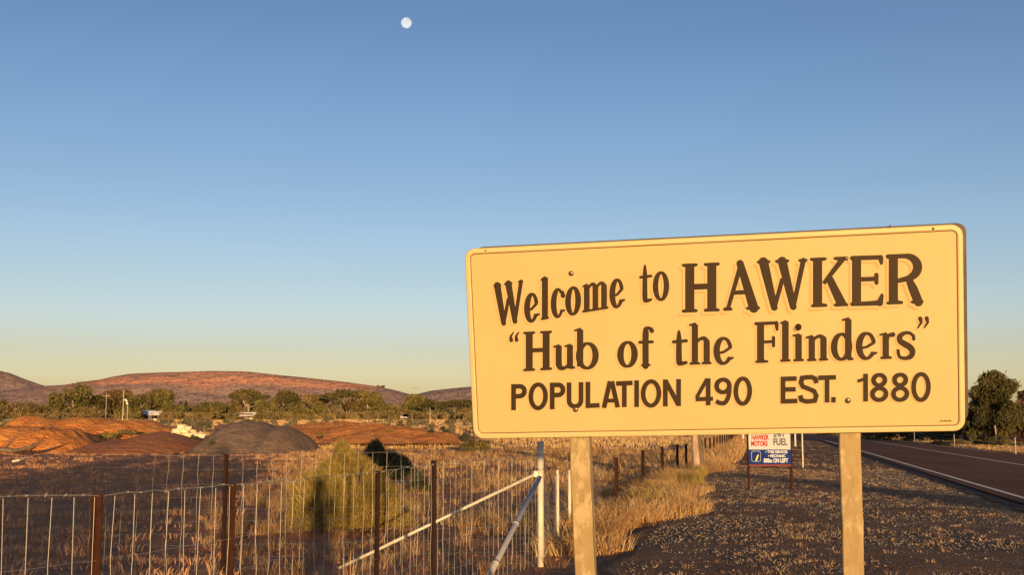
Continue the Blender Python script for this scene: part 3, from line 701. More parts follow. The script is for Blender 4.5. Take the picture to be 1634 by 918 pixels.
# bare pole whose thin shade crosses the verge
p = hd*30+lat*11.4; mb = MB(); mb.tube([(0, 0, -.2), (0, 0, 2.4)], .12, 8); o = mb.build('timber_post', MAT_BARKD, origin=(0, 0, 0)); o.location = (p.x, p.y, 0)
tag(o, 'stout timber post behind the viewer beside the verge', 'post')
def person():
    root = empty('person', (0.09, -.34, 0), 'person in dark trousers and blue shirt holding up a phone, taking the picture', 'person')
    J = {'pel': (0,0,.95), 'bel': (0,0,1.08), 'che': (0,0,1.30), 'nek': (0,.0,1.47), 'hea': (0,.02,1.58), 'crn': (0,.01,1.72),
         'lh': (-.10,0,.90), 'lk': (-.11,.02,.50), 'la': (-.12,-.02,.09), 'lt': (-.14,.16,.035), 'rh': (.10,0,.90), 'rk': (.11,.02,.50), 'ra': (.12,-.02,.09), 'rt': (.14,.16,.035),
         'ls': (-.18,0,1.41), 'le': (-.25,.08,1.20), 'lw': (-.13,.26,1.50), 'lp': (-.095,.29,1.58), 'rs': (.18,0,1.41), 're': (.25,.08,1.20), 'rw': (.13,.26,1.50), 'rp': (.095,.29,1.58)}
    Rr = dict(pel=.15, bel=.14, che=.155, nek=.06, hea=.085, crn=.075, lh=.115, lk=.09, la=.065, lt=.038, ls=.065, le=.042, lw=.027, lp=.035)
    for k in list(Rr):
        if k[0] == 'l': Rr['r'+k[1:]] = Rr[k]
    ks = list(J); E = [('pel','bel'),('bel','che'),('che','nek'),('nek','hea'),('hea','crn')]
    for s in 'lr': E += [('pel', s+'h'), (s+'h', s+'k'), (s+'k', s+'a'), (s+'a', s+'t'), ('che', s+'s'), (s+'s', s+'e'), (s+'e', s+'w'), (s+'w', s+'p')]
    for s, sg in (('l', -1), ('r', 1)):
        b = Vector(J[s+'p'])
        for q in range(5):
            n1, n2 = f'{s}f{q}a', f'{s}f{q}b'
            if q < 4: J[n1] = tuple(b+Vector((-sg*.0, .03, .02-.018*q+.02))); J[n2] = tuple(b+Vector((-sg*.03, .045, .03-.018*q+.02-.004*abs(q-1))))
            else: J[n1] = tuple(b+Vector((-sg*.02, -.015, .01))); J[n2] = tuple(b+Vector((-sg*.045, -.02, .015)))
            Rr[n1] = .010; Rr[n2] = .008; E += [(s+'p', n1), (n1, n2)]
    ks = list(J)
    me = bpy.data.meshes.new('body'); me.from_pydata([J[k] for k in ks], [(ks.index(a), ks.index(b)) for a, b in E], []); o = bpy.data.objects.new('body', me); C.objects.link(o)
    md = o.modifiers.new('skin', 'SKIN'); sv = me.skin_vertices[0].data
    for i, k in enumerate(ks): sv[i].radius = (Rr[k], Rr[k]*(.72 if k in ('pel','bel','che') else 1)); sv[i].use_root = (k == 'pel')
    o.modifiers.new('sub', 'SUBSURF').levels = 2; o.modifiers['sub'].render_levels = 2
    dg = bpy.context.evaluated_depsgraph_get(); me2 = bpy.data.meshes.new_from_object(o.evaluated_get(dg)); bpy.data.objects.remove(o)
    me2.materials.clear()
    for nm, c in (('skin', (.45,.28,.2)), ('shirt_cloth', (.08,.13,.22)), ('trouser_cloth', (.03,.03,.035)), ('shoe_leather', (.04,.025,.02))): me2.materials.append(simple(nm, c, tuple(x*1.2 for x in c), 20))
    for p_ in me2.polygons:
        c = p_.center; z = c.z
        p_.material_index = 3 if z < .1 else 2 if z < .98 else 1 if (z < 1.46 and not (c.y > .17)) else 0
        p_.use_smooth = True
    me2.name = 'body'; b = bpy.data.objects.new('body', me2); C.objects.link(b); b.parent = root
    bm = bmesh.new(); bmesh.ops.create_uvsphere(bm, u_segments=20, v_segments=12, radius=.115)
    for w in bm.verts:
        w.co = Vector((w.co.x*.95, w.co.y*1.08-.005, w.co.z*.95))
        if w.co.y > .05 and w.co.z < .05: w.co.y *= .4
    bmesh.ops.translate(bm, vec=(0, 0, 1.705), verts=bm.verts)
    me = bpy.data.meshes.new('hair'); bm.to_mesh(me); bm.free(); link('hair', me, simple('hair', (.05,.03,.02)), root, True)
    hm = MB()                                              # face
    hm.tube([(0, .10, 1.665), (0, .128, 1.64), (0, .105, 1.625)], [.008, .014, .010], 6); hm.build('nose', me2.materials[0], root, True)
    for sx in (-1, 1):
        em = MB(); em.tube([(sx*.035-.008, .093, 1.675), (sx*.035+.008, .093, 1.675)], .007, 6); em.build('eye', MAT_DARK, root)
        em = MB(); em.tube([(sx*.088, .0, 1.62), (sx*.098, -.01, 1.65), (sx*.09, -.005, 1.68)], [.008, .014, .009], 6); em.build('ear', me2.materials[0], root, True)
    mm_ = MB(); mm_.tube([(-.022, .092, 1.598), (0, .098, 1.595), (.022, .092, 1.598)], .005, 5); mm_.build('mouth', simple('lips', (.35,.15,.12)), root)
    ph = MB(); ph.box((0, 0, 0), (.16, .008, .075)); q = ph.build('phone', MAT_DARK); q.location = (0.05, -.025, 1.675); tag(q, 'dark phone held up in the hands of the person', 'phone')
person()

# ------------------------------------------------------------------ fences
def wob(p, s): return Vector((p.x+random.gauss(0, s), p.y+random.gauss(0, s), p.z+random.gauss(0, s)))
def barbed(pts, name, parent, r=.0022, barbs=True, step=.12):
    mb = MB(); n = len(pts)
    fine = []
    for a, b in zip(pts[:-1], pts[1:]):
        k = max(2, int((b-a).length/step))
        for i in range(k): fine.append(wob(a.lerp(b, i/k), .004))
    fine.append(pts[-1]); mb.tube(fine, r, 5)
    if barbs:
        for p in fine[::1]:
            if random.random() < .8:
                a = Vector((random.uniform(-1, 1), random.uniform(-1, 1), random.uniform(-1, 1))).normalized()*.013
                mb.tube([p-a, p+a], r*.6, 4)
                mb.tube([p-Vector((.008, 0, 0)), p+Vector((.008, 0, 0))], r*1.7, 5)
    return mb.build(name, MAT_WIRE, parent)
def picket(name, base, h, mat, parent, lean=0, w=.042, holes=True, face=0.0):
    mb = MB(); M = Matrix.Rotation(face, 3, 'Z') @ Matrix.Rotation(lean, 3, 'Y'); base = Vector(base)
    # Y section: one web and two flanges
    for a in (math.radians(90), math.radians(210), math.radians(330)):
        d = Vector((math.cos(a), math.sin(a), 0)); n = Vector((-d.y, d.x, 0)); t = .0035; L = w*.62
        q = [d*0-n*t, d*L-n*t, d*L+n*t, d*0+n*t]
        vs = [base+M @ (p+Vector((0, 0, zz))) for zz in (-.3, h) for p in q]
        mb.add(vs, [(0,3,2,1),(4,5,6,7),(0,1,5,4),(1,2,6,5),(2,3,7,6),(3,0,4,7)])
    return mb.build(name, mat, parent)
# fence B runs away from the viewer's left to the strainer post
fx = lambda Y: -4.055+.304*Y
def Bp(Y, z): return Vector((fx(Y), Y, z))
def ztop(Y): return float(np.interp(Y, [1, 5.4, 6.2, 7.48, 9.69, 10.9, 14.5], [1.38, 1.375, 1.335, 1.325, 1.32, 1.345, 1.345]))
fB = empty('wire_fence', Bp(6.2, 0), 'nearer wire mesh fence with barbed top wire running past rusty pickets', 'fence')
def child(o, root): o.matrix_parent_inverse = Matrix.Translation(-Vector(root.location)); return o
pY = {6.2: (.045, MAT_RUST), 7.48: (.038, MAT_RUST), 9.69: (.036, MAT_BLACKP), 10.93: (.044, MAT_BLACKP), 4.4: (.045, MAT_RUST), 2.6: (.045, MAT_RUST)}
for Y, (w, mt) in pY.items():
    child(picket('picket', Bp(Y, 0), ztop(Y)+(.035 if Y > 10.9 else .01), mt, fB, lean=(-.012 if Y < 7 else 0), w=w*(1.15 if Y == 6.2 else 1.0), face=.3), fB)
tops = [Bp(Y, ztop(Y)) for Y in (2.0, 4.4, 5.4, 6.2, 7.48, 9.69, 10.9, 14.5)]
child(barbed(tops, 'barbed_wire', fB, .0026), fB)
rowz = [1.0, .80, .62, .46, .32, .20, .09]
ycur = 2.1; stay = []
while ycur < 14.45:
    stay.append(ycur); ycur += .163*random.uniform(.95, 1.05)
JX = {}
for Y in stay:
    off = [random.gauss(0, .008) for _ in range(9)]; zt = ztop(Y)-.008
    pts_ = [Bp(Y, zt)]+[Bp(Y+random.gauss(0, .012), zz*zt/1.33+random.gauss(0, .003)) for zz in rowz]+[Bp(Y, .03)]
    JX[Y] = pts_
    mb = MB(); mb.tube(pts_, .0016 if Y < 9 else .0013, 4, False); child(mb.build('stay_wire', MAT_WIRE, fB), fB)
for r in range(len(rowz)):
    mb = MB(); mb.tube([JX[Y][r+1] for Y in stay], .0013, 4, False); child(mb.build('line_wire', MAT_WIRE, fB), fB)
# fence A runs across behind it, from the left to the strainer
Ax0, Ay0, Ax1, Ay1 = -12.6, 12.3, .35, 14.5
def Ap(X, z): t = (X-Ax0)/(Ax1-Ax0); return Vector((X, Ay0+(Ay1-Ay0)*t, z))
fA = empty('wire_fence', Ap(-3.4, 0), 'farther plain wire mesh fence crossing behind the nearer one', 'fence')
def zA(X): return float(np.interp(X, [-12, -3.4, -1.3, .35], [1.33, 1.355, 1.385, 1.44]))
for X in (-7.9, -3.38): child(picket('picket', Ap(X, 0), zA(X)+.01, MAT_BLACKP, fA, w=.05), fA)
XS = []; x_ = Ax0
while x_ < .33: XS.append(x_); x_ += .168
AJ = {}
for X in XS:
    zt = zA(X); AJ[X] = [Ap(X+random.gauss(0, .006), zt*q) for q in (1, .875, .75, .635, .53, .43, .33, .23, .12, .02)]
    mb = MB(); mb.tube(AJ[X], .0019, 3, False); child(mb.build('stay_wire', MAT_WIRE, fA), fA)
for r in range(10):
    mb = MB(); mb.tube([AJ[X][r] for X in XS]+[Ap(.35, zA(.35)*(1, .875, .75, .635, .53, .43, .33, .23, .12, .02)[r])], .0024 if r == 0 else .0017, 3, False); child(mb.build('line_wire', MAT_WIRE, fA), fA)
# strainer post with its two stays
sp = G(862, 897); sp = Vector((.353, 14.55, 0)); stn = empty('strainer_post', (sp.x, sp.y, 0), 'galvanised pipe corner post with two diagonal stays where the fences meet', 'fence post')
mb = MB(); mb.tube([(0, 0, -.3), (0, 0, hz(707, sp.y))], .040, 16); mb.build('pipe', MAT_GALV, stn, True)
mb = MB(); mb.tube([(0, 0, hz(707, sp.y)), (0, 0, hz(707, sp.y)+.012), (0, 0, hz(707, sp.y)+.02)], [.044, .044, .03], 16); mb.build('cap', MAT_GALV, stn, True)
def stay_pipe(a, b, r, mat):
    mb = MB(); mb.tube([a, b], r, 12); o = mb.build('stay', mat, stn, True)
    for q in (.42, .72):
        c = Vector(a).lerp(Vector(b), q); t = (Vector(b)-Vector(a)).normalized(); k = MB(); k.tube([c-t*.02, c+t*.02], r*1.25, 12); k.build('joint', mat, o, True)
    k = MB(); k.box(Vector(a)-(Vector(a)-Vector(b)).normalized()*.0, (.05, .05, .07)); k.build('clamp', MAT_GALV, o)
a = P(855, 757, 14.5)-sp; b = P(540, 908, 14.05)-sp; b.z = max(b.z, -.02)
stay_pipe(a, b, .019, MAT_GALV)
a = P(861, 762, 14.5)-sp; b = Vector((fx(11.6), 11.6, -.05))-sp; b.x = P(757, 990, 11.7).x-sp.x
stay_pipe(a, b, .031, MAT_GALVD)
mb = MB(); mb.tube([(0, 0, hz(748, 14.5)), (0, 0, hz(752, 14.5))], .046, 14); mb.build('wire_tie', MAT_WIRE, stn)
# fence C: from the strainer on along the verge
fC = empty('wire_fence', (FL(24.6), 24.6, 0), 'wire fence with dark pickets running away along the verge', 'fence')
post_Y = [17.2, 18.0]
def Cx(Y): return float(np.interp(Y, [14.5, 17.3, 18.2, 24.4, 30.8, 36, 40, 200], [.353, .67, .885, 2.17, 3.43, 4.62, 5.64, 5.64+.215*160]))
for Y, u in ((17.3, 888), (18.2, 907)):
    z1 = hz(751, Y); mb = MB(); mb.tube([(XU(u, Y), Y, -.2), (XU(u, Y), Y, z1)], .026, 10); child(mb.build('white_post', MAT_WHITEP, fC, True), fC)
cY = [24.4, 30.8, 36, 40]+[44.5+5*k for k in range(22)]
tv = {24.4: 731, 30.8: 719, 36: 713, 40: 710}
for Y in cY:
    x = Cx(Y); z1 = hz(tv[Y], Y) if Y in tv else 1.05+random.uniform(-.05, .1)
    child(picket('picket', (x, Y, 0), z1, MAT_BLACKP if Y > 26 else MAT_RUST, fC, w=.06+.0005*Y, lean=random.uniform(-.02, .02)), fC)
for zz, r in ((.98, .003), (.75, .003), (.5, .0026), (.25, .0026)):
    mb = MB(); mb.tube([(Cx(Y), Y, (zz if Y > 16 else zz*1.05+.0)+.0) for Y in [14.5, 17.3, 18.2]+cY], r, 4, False); child(mb.build('line_wire', MAT_WIRE, fC), fC)
q = 14.7
while q < 22:
    mb = MB(); mb.tube([(Cx(q), q, .02), (Cx(q)+random.gauss(0, .01), q, .5), (Cx(q), q, 1.0)], .0018, 3, False); child(mb.build('stay_wire', MAT_WIRE, fC), fC); q += .16
# fence D on the far side of the road
fD = empty('wire_fence', (28.6, 66, 0), 'thin pale wire fence beyond the road at the right edge', 'fence')
Dx = lambda Y: 28.4+.235*(Y-66)
DY = [44, 66, 90, 118, 150]
for Y in DY:
    mb = MB(); mb.tube([(Dx(Y), Y, -.2), (Dx(Y), Y, 1.05)], .022, 8); child(mb.build('post', MAT_GALVD, fD), fD)
for zz in (.95, .68, .4):
    mb = MB(); mb.tube([(Dx(Y), Y, zz) for Y in DY], .008, 4, False); child(mb.build('line_wire', MAT_WIRE, fD), fD)
# marker posts
def marker(u, vt, vb, d, r, label, mat=MAT_WHITEP, grp=None, name='marker_post', red=False):
    x = XU(u, d); z0 = 0; z1 = hz(vt, d); root = empty(name, (x, d, 0), label, 'marker post', grp)
    mb = MB(); mb.tube([(0, 0, -.2), (0, 0, z1)], r, 8); mb.build('post', mat, root)
    if red:
        mb = MB(); mb.box((0, -r-.01, z1-.62), (.12, .012, .16)); mb.build('reflector', simple('red_reflector', (.45,.05,.03), (.6,.08,.05), 5), root)
        mb = MB(); mb.box((0.01, -r-.02, z1-.38), (.10, .012, .3)); mb.build('plate', MAT_WHITEP, root)
    return root
marker(1273, 686, 745, 47, .028, 'thin pale steel post standing in verge grass right of the fuel sign')
marker(1262, 684, 708, 95, .07, 'short white guide post by the road, just right of the fuel sign')
marker(1180, 690, 708, 95, .08, 'small red and white marker left of the fuel sign', red=True)
for u, vb, w, lb in ((1452, 703, .13, 'tallest white guide post beyond the road under the sign'), (1415, 702, .10, 'pair of white guide posts under the sign, right one'), (1405, 702, .08, 'pair of white guide posts under the sign, left one'), (1391, 698, .08, 'white guide post nearest the right sign post'), (1383, 697, .06, 'faintest guide post beside the right sign post')):
    d = G(u, vb+.5).y; d = min(d, 150); marker(u, 686, vb, d, w*.8, lb, grp='guide posts beyond the road')

# dead branch on the left
mb = MB(); d = 66
A = [P(-40, 712, d), P(0, 718, d), P(22, 720, d), P(42, 716, d), P(58, 708, d), P(70, 700, d)]
mb.tube(A, [.16, .15, .14, .11, .07, .03], 7); mb.tube([P(8, 716, d), P(18, 706, d), P(26, 697, d)], [.08, .05, .02], 5)
o = mb.build('fallen_branch', MAT_BARKD, smooth=True, origin=(A[1].x, A[1].y, 0)); tag(o, 'dark curved fallen branch lying before the orange mound at the left edge', 'branch')
mb = MB(); mb.tube([P(20, 737, 48), P(30, 735, 48), P(41, 731, 48.5)], [.05, .045, .02], 6)
o = mb.build('fallen_branch', MAT_BARKL, origin=tuple(P(20, 738, 48))); tag(o, 'short pale stick lying in the shaded grass at far left', 'branch')

# ------------------------------------------------------------------ distant buildings and poles
def house(u, d, w, dep, hw, hr, wall, roof, label, name='shed', rz=0.0):
    x = XU(u, d); z = Hs(x, d)-.05; root = empty(name, (x, d, z), label, 'shed' if name == 'shed' else 'house', rz=rz)
    mb = MB(); mb.box((0, 0, hw/2), (w, dep, hw)); mb.add([(-w/2, -dep/2, hw), (-w/2, dep/2, hw), (-w/2, 0, hw+hr), (w/2, -dep/2, hw), (w/2, dep/2, hw), (w/2, 0, hw+hr)], [(0,2,1), (3,4,5)])
    mb.build('wall', wall, root)
    mb = MB(); e = .3; t = .06
    for s in (-1, 1):
        mb.add([(-w/2-e, s*(dep/2+e), hw-.08), (w/2+e, s*(dep/2+e), hw-.08), (w/2+e, 0, hw+hr+.08), (-w/2-e, 0, hw+hr+.08),
                (-w/2-e, s*(dep/2+e), hw-.08+t), (w/2+e, s*(dep/2+e), hw-.08+t), (w/2+e, 0, hw+hr+.08+t), (-w/2-e, 0, hw+hr+.08+t)], [(0,1,2,3),(4,7,6,5),(0,4,5,1),(1,5,6,2),(3,2,6,7),(0,3,7,4)])
    mb.build('roof', roof, root)
    mb = MB(); mb.box((-w*.2, -dep/2-.02, 1.0), (.9, .05, 2.0)); mb.build('door', MAT_BACK, root)
    for k in (.1, .3):
        mb = MB(); mb.box((w*k, -dep/2-.02, 1.4), (1.0, .05, .9)); f = mb.build('window', MAT_BACK, root)
RW = simple('white_roof_iron', (.72,.68,.62), (.82,.78,.72), 2, .5); RBm = simple('bluish_roof_iron', (.30,.36,.42), (.38,.44,.5), 2, .5); WC = simple('cream_wall', (.6,.5,.38), (.68,.58,.45), 2, .8)
RP = simple('pinkish_roof_iron', (.5,.36,.3), (.6,.45,.38), 2, .6)
house(238, 244, 4.2, 4, 1.9, .7, WC, RBm, 'far shed with bluish roof right of the thin pale mast')
house(256, 243, 2.2, 3, 1.75, .6, WC, RW, 'far small shed with bright white roof beside the bluish one')
house(398, 236, 3.4, 3, 1.5, .5, WC, RW, 'far low shed with white roof under the flat-topped tree', rz=.15)
house(392-230, 262, 3.2, 3, 2.1, .6, WC, RP, 'far shed with pinkish roof behind the low brown tree')
house(488, 240, 3.4, 3, 1.6, .5, WC, RP, 'far pinkish shed in the middle of the tree belt')
house(6, 236, 3.6, 3, 2.3, .9, RBm, RBm, 'far blue-grey shed at the left edge of the tree belt')
house(28, 238, 1.7, 2, 1.9, .5, WC, RW, 'far tiny pale shed near the left edge')
house(649, 236, 1.2, 1.2, 1.2, .3, WC, RW, 'tiny pale hut at the right part of the tree belt')
def pole(u, vt, vb, d, r, label, arm=False, box=False):
    x = XU(u, d); z0 = Hs(x, d); z1 = hz(vt, d)-z0; root = empty('pole', (x, d, z0), label, 'pole')
    mb = MB(); mb.tube([(0, 0, -.3), (0, 0, z1)], [r, r*.7], 8); mb.build('shaft', MAT_WHITEP, root)
    if arm: mb = MB(); mb.box((0, 0, z1-.5), (1.3, .08, .08)); mb.build('crossarm', MAT_BARK, root)
    if box: mb = MB(); mb.box((.42, 0, z1*.66), (.55, .06, .28), Matrix.Rotation(.6, 3, 'Y')); mb.box((.62, 0, z1*.57), (.3, .06, .4), Matrix.Rotation(-.5, 3, 'Y')); mb.build('vane', MAT_GALV, root)
pole(204, 622, 668, 195, .055, 'tall thin pale mast standing before the distant trees', box=True)
pole(177, 628, 668, 215, .03, 'thin faint pole left of the pale mast', arm=True)
pole(211, 645, 668, 200, .05, 'short pale pole just right of the thin mast')
pole(688, 652, 676, 150, .03, 'short thin pole on the flat left of the town sign')
pole(358, 683, 700, 98, .03, 'short pale stake behind the grey gravel heap')
pole(1, 645, 668, 150, .10, 'pale thick post at the very left edge of the picture')

# ------------------------------------------------------------------ the small fuel sign
def textmesh(body, size, mat, parent, loc, sx=1.0, bold=.0, align='LEFT', shear=0, name='lettering'):
    cu = bpy.data.curves.new(name, 'FONT'); cu.body = body; cu.size = size; cu.extrude = .002; cu.offset = bold; cu.align_x = align; cu.shear = shear; cu.resolution_u = 3
    t = bpy.data.objects.new(name, cu); C.objects.link(t); dg = bpy.context.evaluated_depsgraph_get()
    me = bpy.data.meshes.new_from_object(t.evaluated_get(dg)); bpy.data.objects.remove(t); me.materials.clear(); me.name = name
    me.transform(Matrix.Translation(loc) @ Matrix.Rotation(math.pi/2, 4, 'X') @ Matrix.Diagonal((sx, 1, 1, 1)))
    return link(name, me, mat, parent)
d2 = 31.0; k2 = d2/FPX
fs = empty('fuel_sign', (XU(1221, d2), d2, 0), 'small roadside sign with white fuel panel above a blue panel', 'sign')
zz = lambda v: hz(v, d2)
wS = 66*k2
mpost = simple('maroon_post', (.025,.010,.010), (.045,.018,.016), 8, .9, .05)
for s in (-1, 1):
    mb = MB(); mb.box((s*(wS/2+.012), 0, 1.2), (.055, .055, 2.8)); mb.build('post', mpost, fs)
mb = MB(); mb.box((0, -.03, (zz(718)+zz(640))/2), (wS, .02, zz(640)-zz(718))); pw = mb.build('white_panel', simple('white_panel_shade_tone', (.34,.36,.40), (.42,.44,.48), 3, .9, .05), fs)  # partial shade on the white panel is put into its greyed colour
mb = MB(); mb.box((0, -.03, (zz(741.5)+zz(718.3))/2), (wS, .022, zz(718.3)-zz(741.5))); pb = mb.build('blue_panel', simple('blue_panel_paint', (.010,.025,.13), (.016,.038,.17), 3, .95, .02), fs)
mb = MB(); mb.box((0, -.03, zz(743.2)), (wS+.02, .03, zz(742)-zz(744.6))); mb.build('bottom_rail', simple('maroon_rail', (.15,.03,.025), (.2,.04,.03), 3), fs)
Mred = simple('red_ink', (.30,.03,.02), (.36,.04,.03), 3, .9, .05); Mblk = simple('charcoal_ink', (.05,.055,.05), (.07,.07,.065), 3); Mwht = simple('white_ink', (.50,.52,.56), (.56,.58,.62), 3, .9, .05); Myel = simple('yellow_ink', (.7,.55,.05), (.8,.62,.08), 3)
yy = -.045
X2 = lambda u: (u-1221)*k2
textmesh('HAWKER', .18, Mred, pw, (X2(1192.5), yy, zz(702.2)), sx=.60, bold=.007)
textmesh('MOTORS', .18, Mred, pw, (X2(1191.5), yy, zz(712)), sx=.60, bold=.007)
textmesh('24/7', .25, Mblk, pw, (X2(1227), yy, zz(697.5)), sx=.72, bold=.006)
textmesh('FUEL', .25, Mblk, pw, (X2(1226.5), yy, zz(710.8)), sx=.70, bold=.006)
textmesh('\u2022 TYRE SERVICES', .10, Mwht, pb, (X2(1214), yy, zz(723.8)), sx=.80, bold=.003)
textmesh('\u2022 MECHANIC', .10, Mwht, pb, (X2(1218), yy, zz(730.2)), sx=.80, bold=.003)
textmesh('800m ON LEFT', .15, Mwht, pb, (X2(1211), yy, zz(738.6)), sx=.66, bold=.005)
textmesh('i', .22, Myel, pb, (X2(1197.5), yy, zz(735.3)), sx=1.1, bold=.008, shear=.35)
mb = MB(); x0, x1, z0, z1 = X2(1192), X2(1206), zz(737), zz(720.5); r = .05; pl = []
for cxx, czz, a0 in ((x1-r, z1-r, 0), (x0+r, z1-r, 90), (x0+r, z0+r, 180), (x1-r, z0+r, 270)):
    for q in range(5): a = math.radians(a0+q*22.5); pl.append((cxx+r*math.cos(a), yy, czz+r*math.sin(a)))
mb.tube(pl+[pl[0]], .007, 4, False); mb.build('icon_outline', simple('pale_blue_ink', (.35,.4,.5), (.4,.45,.55), 3), pb)

# ------------------------------------------------------------------ the town sign
BL = Vector((-0.24276281, 7.36437549, 1.6176906)); UX = Vector((2.87642686, -0.62529577, 0.05359208)); UY = Vector((-0.05317558, -0.23987501, 1.17457751))
SC = (BL+UX*.5+UY*.5)
NRM = UX.cross(UY).normalized()
if NRM.y > 0: NRM = -NRM                                  # towards the viewer
def onsign(u, v, lift=0.0):
    r = ray(u, v); o = Vector((0, 0, EYE)); t = (BL-o).dot(NRM)/r.dot(NRM); return o+r*t+NRM*lift
ex = UX.normalized(); ey = NRM.cross(ex)
if ey.z < 0: ey = -ey
def loc2(p): q = p-BL; return (q.dot(ex), q.dot(ey))
def at2(x, y, lift=0.0): return BL+ex*x+ey*y+NRM*lift
base = Vector((SC.x, SC.y, 0))
ts = empty('town_sign', base, 'large cream welcome sign with dark brown lettering on two square posts', 'sign')
Q = [loc2(onsign(*p)) for p in ((755.5, 701), (1540.5, 688.5), (1536.5, 357.5), (741, 397.5))]     # BL BR TR TL
Q3 = [loc2(onsign(*p)) for p in ((755.5, 701), (1545.5, 688), (1541.5, 356), (741, 397.5))]
def rquad(q, r, n=7, inset=0.0):
    q = [Vector(a) for a in q]; c = sum(q, Vector((0, 0)))/4; out = []
    q = [a-Vector(((1 if a.x > c.x else -1)*inset, (1 if a.y > c.y else -1)*inset)) for a in q]
    for i in range(4):
        p = q[i]; a = (q[i-1]-p).normalized(); b = (q[(i+1) % 4]-p).normalized()
        cc = p+(a+b)*r
        a0 = math.atan2(-b.y, -b.x); a1 = math.atan2(-a.y, -a.x)
        while a1 < a0-1e-6: a1 += 2*math.pi
        if a1-a0 > math.pi: a0, a1 = a1, a0+2*math.pi
        for k in range(n): t = k/(n-1); w_ = a0+(a1-a0)*t; out.append(cc+Vector((math.cos(w_), math.sin(w_)))*r)
    # order the ring by angle
    out.sort(key=lambda p: math.atan2((p.y-c.y)*2.4, p.x-c.x)); return out
def rel(p): return p-base
def ringmesh(name, rings, mat, cap_first=False, cap_last=False, parent=ts):
    mb = MB(); n = len(rings[0][0]); vs = []
    for pts_, lift in rings: vs += [rel(at2(p.x, p.y, lift)) for p in pts_]
    fs_ = [(i*n+k, i*n+(k+1) % n, (i+1)*n+(k+1) % n, (i+1)*n+k) for i in range(len(rings)-1) for k in range(n)]
    if cap_last: fs_.append(tuple(range((len(rings)-1)*n, len(rings)*n)))
    if cap_first: fs_.append(tuple(range(n)))
    mb.add(vs, fs_); o = mb.build(name, mat, parent)
    bm = bmesh.new(); bm.from_mesh(o.data); bmesh.ops.recalc_face_normals(bm, faces=bm.faces); bm.to_mesh(o.data); bm.free(); return o
R0 = rquad(Q, .065); Rb = rquad(Q3, .03)
RI = lambda d: rquad(Q, max(.065-d, .006), inset=d)
ringmesh('rim', [(RI(.0), -.02), (RI(.0), -.004), (RI(.004), .002), (RI(.024), .004), (RI(.031), .001), (RI(.033), -.004)], MAT_RIM)
ringmesh('groove', [(RI(.028), -.0035), (RI(.042), -.0035)], MAT_GROOVE)
ringmesh('panel', [(RI(.038), -.006), (RI(.038), 0.0), (RI(.041), .0006)], MAT_CREAM, cap_last=True)
# dark steel back frame, proud of the face at the right and top
def offs(q, l, r_, b, t): return [(q[0][0]-l, q[0][1]-b), (q[1][0]+r_, q[1][1]-b), (q[2][0]+r_, q[2][1]+t), (q[3][0]-l, q[3][1]+t)]
qb = offs(Q, -.012, .021, -.012, .005)
qb = [qb[0], (qb[1][0], qb[1][1]+.045), (qb[2][0], qb[2][1]-.0), (qb[3][0]+.05, qb[3][1])]
bf = rquad(qb, .05)
ringmesh('back_frame', [(bf, -.062), (bf, -.021)], MAT_BACK, True, True)
# bolts
for (u, v, r) in ((911.5, 436.5, 4.4), (918.5, 654, 4.6), (1353, 639.6, 4.6), (1350.2, 412.3, 3.6), (1434, 447.5, 1.8), (1489, 365, 2.2), (1420.5, 361, 1.8), (775, 400, 1.6)):
    c = rel(onsign(u, v, .002)); rr_ = r/FPX*7.0; vs = [c+NRM*.009]; fs_ = []
    for j, (k, l) in enumerate(((1, .0), (.95, .004), (.6, .008))):
        for i in range(12): a = i*math.pi/6; vs.append(c+(ex*math.cos(a)+ey*math.sin(a))*rr_*k+NRM*l)
    for j in range(2):
        for i in range(12): fs_.append((1+j*12+i, 1+j*12+(i+1) % 12, 1+(j+1)*12+(i+1) % 12, 1+(j+1)*12+i))
    for i in range(12): fs_.append((25+i, 25+(i+1) % 12, 0))
    mb = MB(); mb.add(vs, fs_); mb.build('bolt', simple('bolt_steel', (.10,.07,.05), (.2,.15,.10), 9, .3, .6, metallic=.6) if u < 912 else bpy.data.materials['bolt_steel'], ts, True)
# posts
def signpost(ul0, ur0, v0, ul1, ur1, v1):
    lift = -.075; mb = MB()
    a0 = onsign(ul0, v0, 0); b0 = onsign(ur0, v0, 0)
    # plane of the post front: sits just behind the sign plane
    def onb(u, v): r = ray(u, v); o = Vector((0, 0, EYE)); B0 = BL+NRM*-.065; t = (B0-o).dot(NRM)/r.dot(NRM); return o+r*t
    pts2 = [onb(ul0, v0), onb(ur0, v0), onb(ul1, v1), onb(ur1, v1)]
    dl = (pts2[2]-pts2[0]); dr = (pts2[3]-pts2[1])
    tl = pts2[0]-dl.normalized()*.8; tr_ = pts2[1]-dr.normalized()*.8
    bl = pts2[0]+dl.normalized()*(pts2[0].z+.3)*1.03; br = pts2[1]+dr.normalized()*(pts2[1].z+.3)*1.03
    X = (tr_-tl).normalized(); bk = -NRM*.10; e = .006
    vs = []
    n_ = 26
    for i in range(n_):
        t = i/(n_-1); L = bl.lerp(tl, t); R_ = br.lerp(tr_, t)
        j = Vector((random.gauss(0, .0012), 0, 0))
        ring = [L+j+NRM*(-e), L+X*e+j, R_-X*e+j, R_+j+NRM*(-e), R_+bk, L+bk]
        vs += [rel(p) for p in ring]
    fs_ = [(i*6+k, i*6+(k+1) % 6, (i+1)*6+(k+1) % 6, (i+1)*6+k) for i in range(n_-1) for k in range(6)]+[tuple(range(5, -1, -1)), tuple(range((n_-1)*6, n_*6))]
    mb.add(vs, fs_); mb.build('post', MAT_POST, ts)
signpost(908, 940, 700, 917, 948.5, 918)
signpost(1339, 1373.5, 690, 1345.5, 1379, 918)

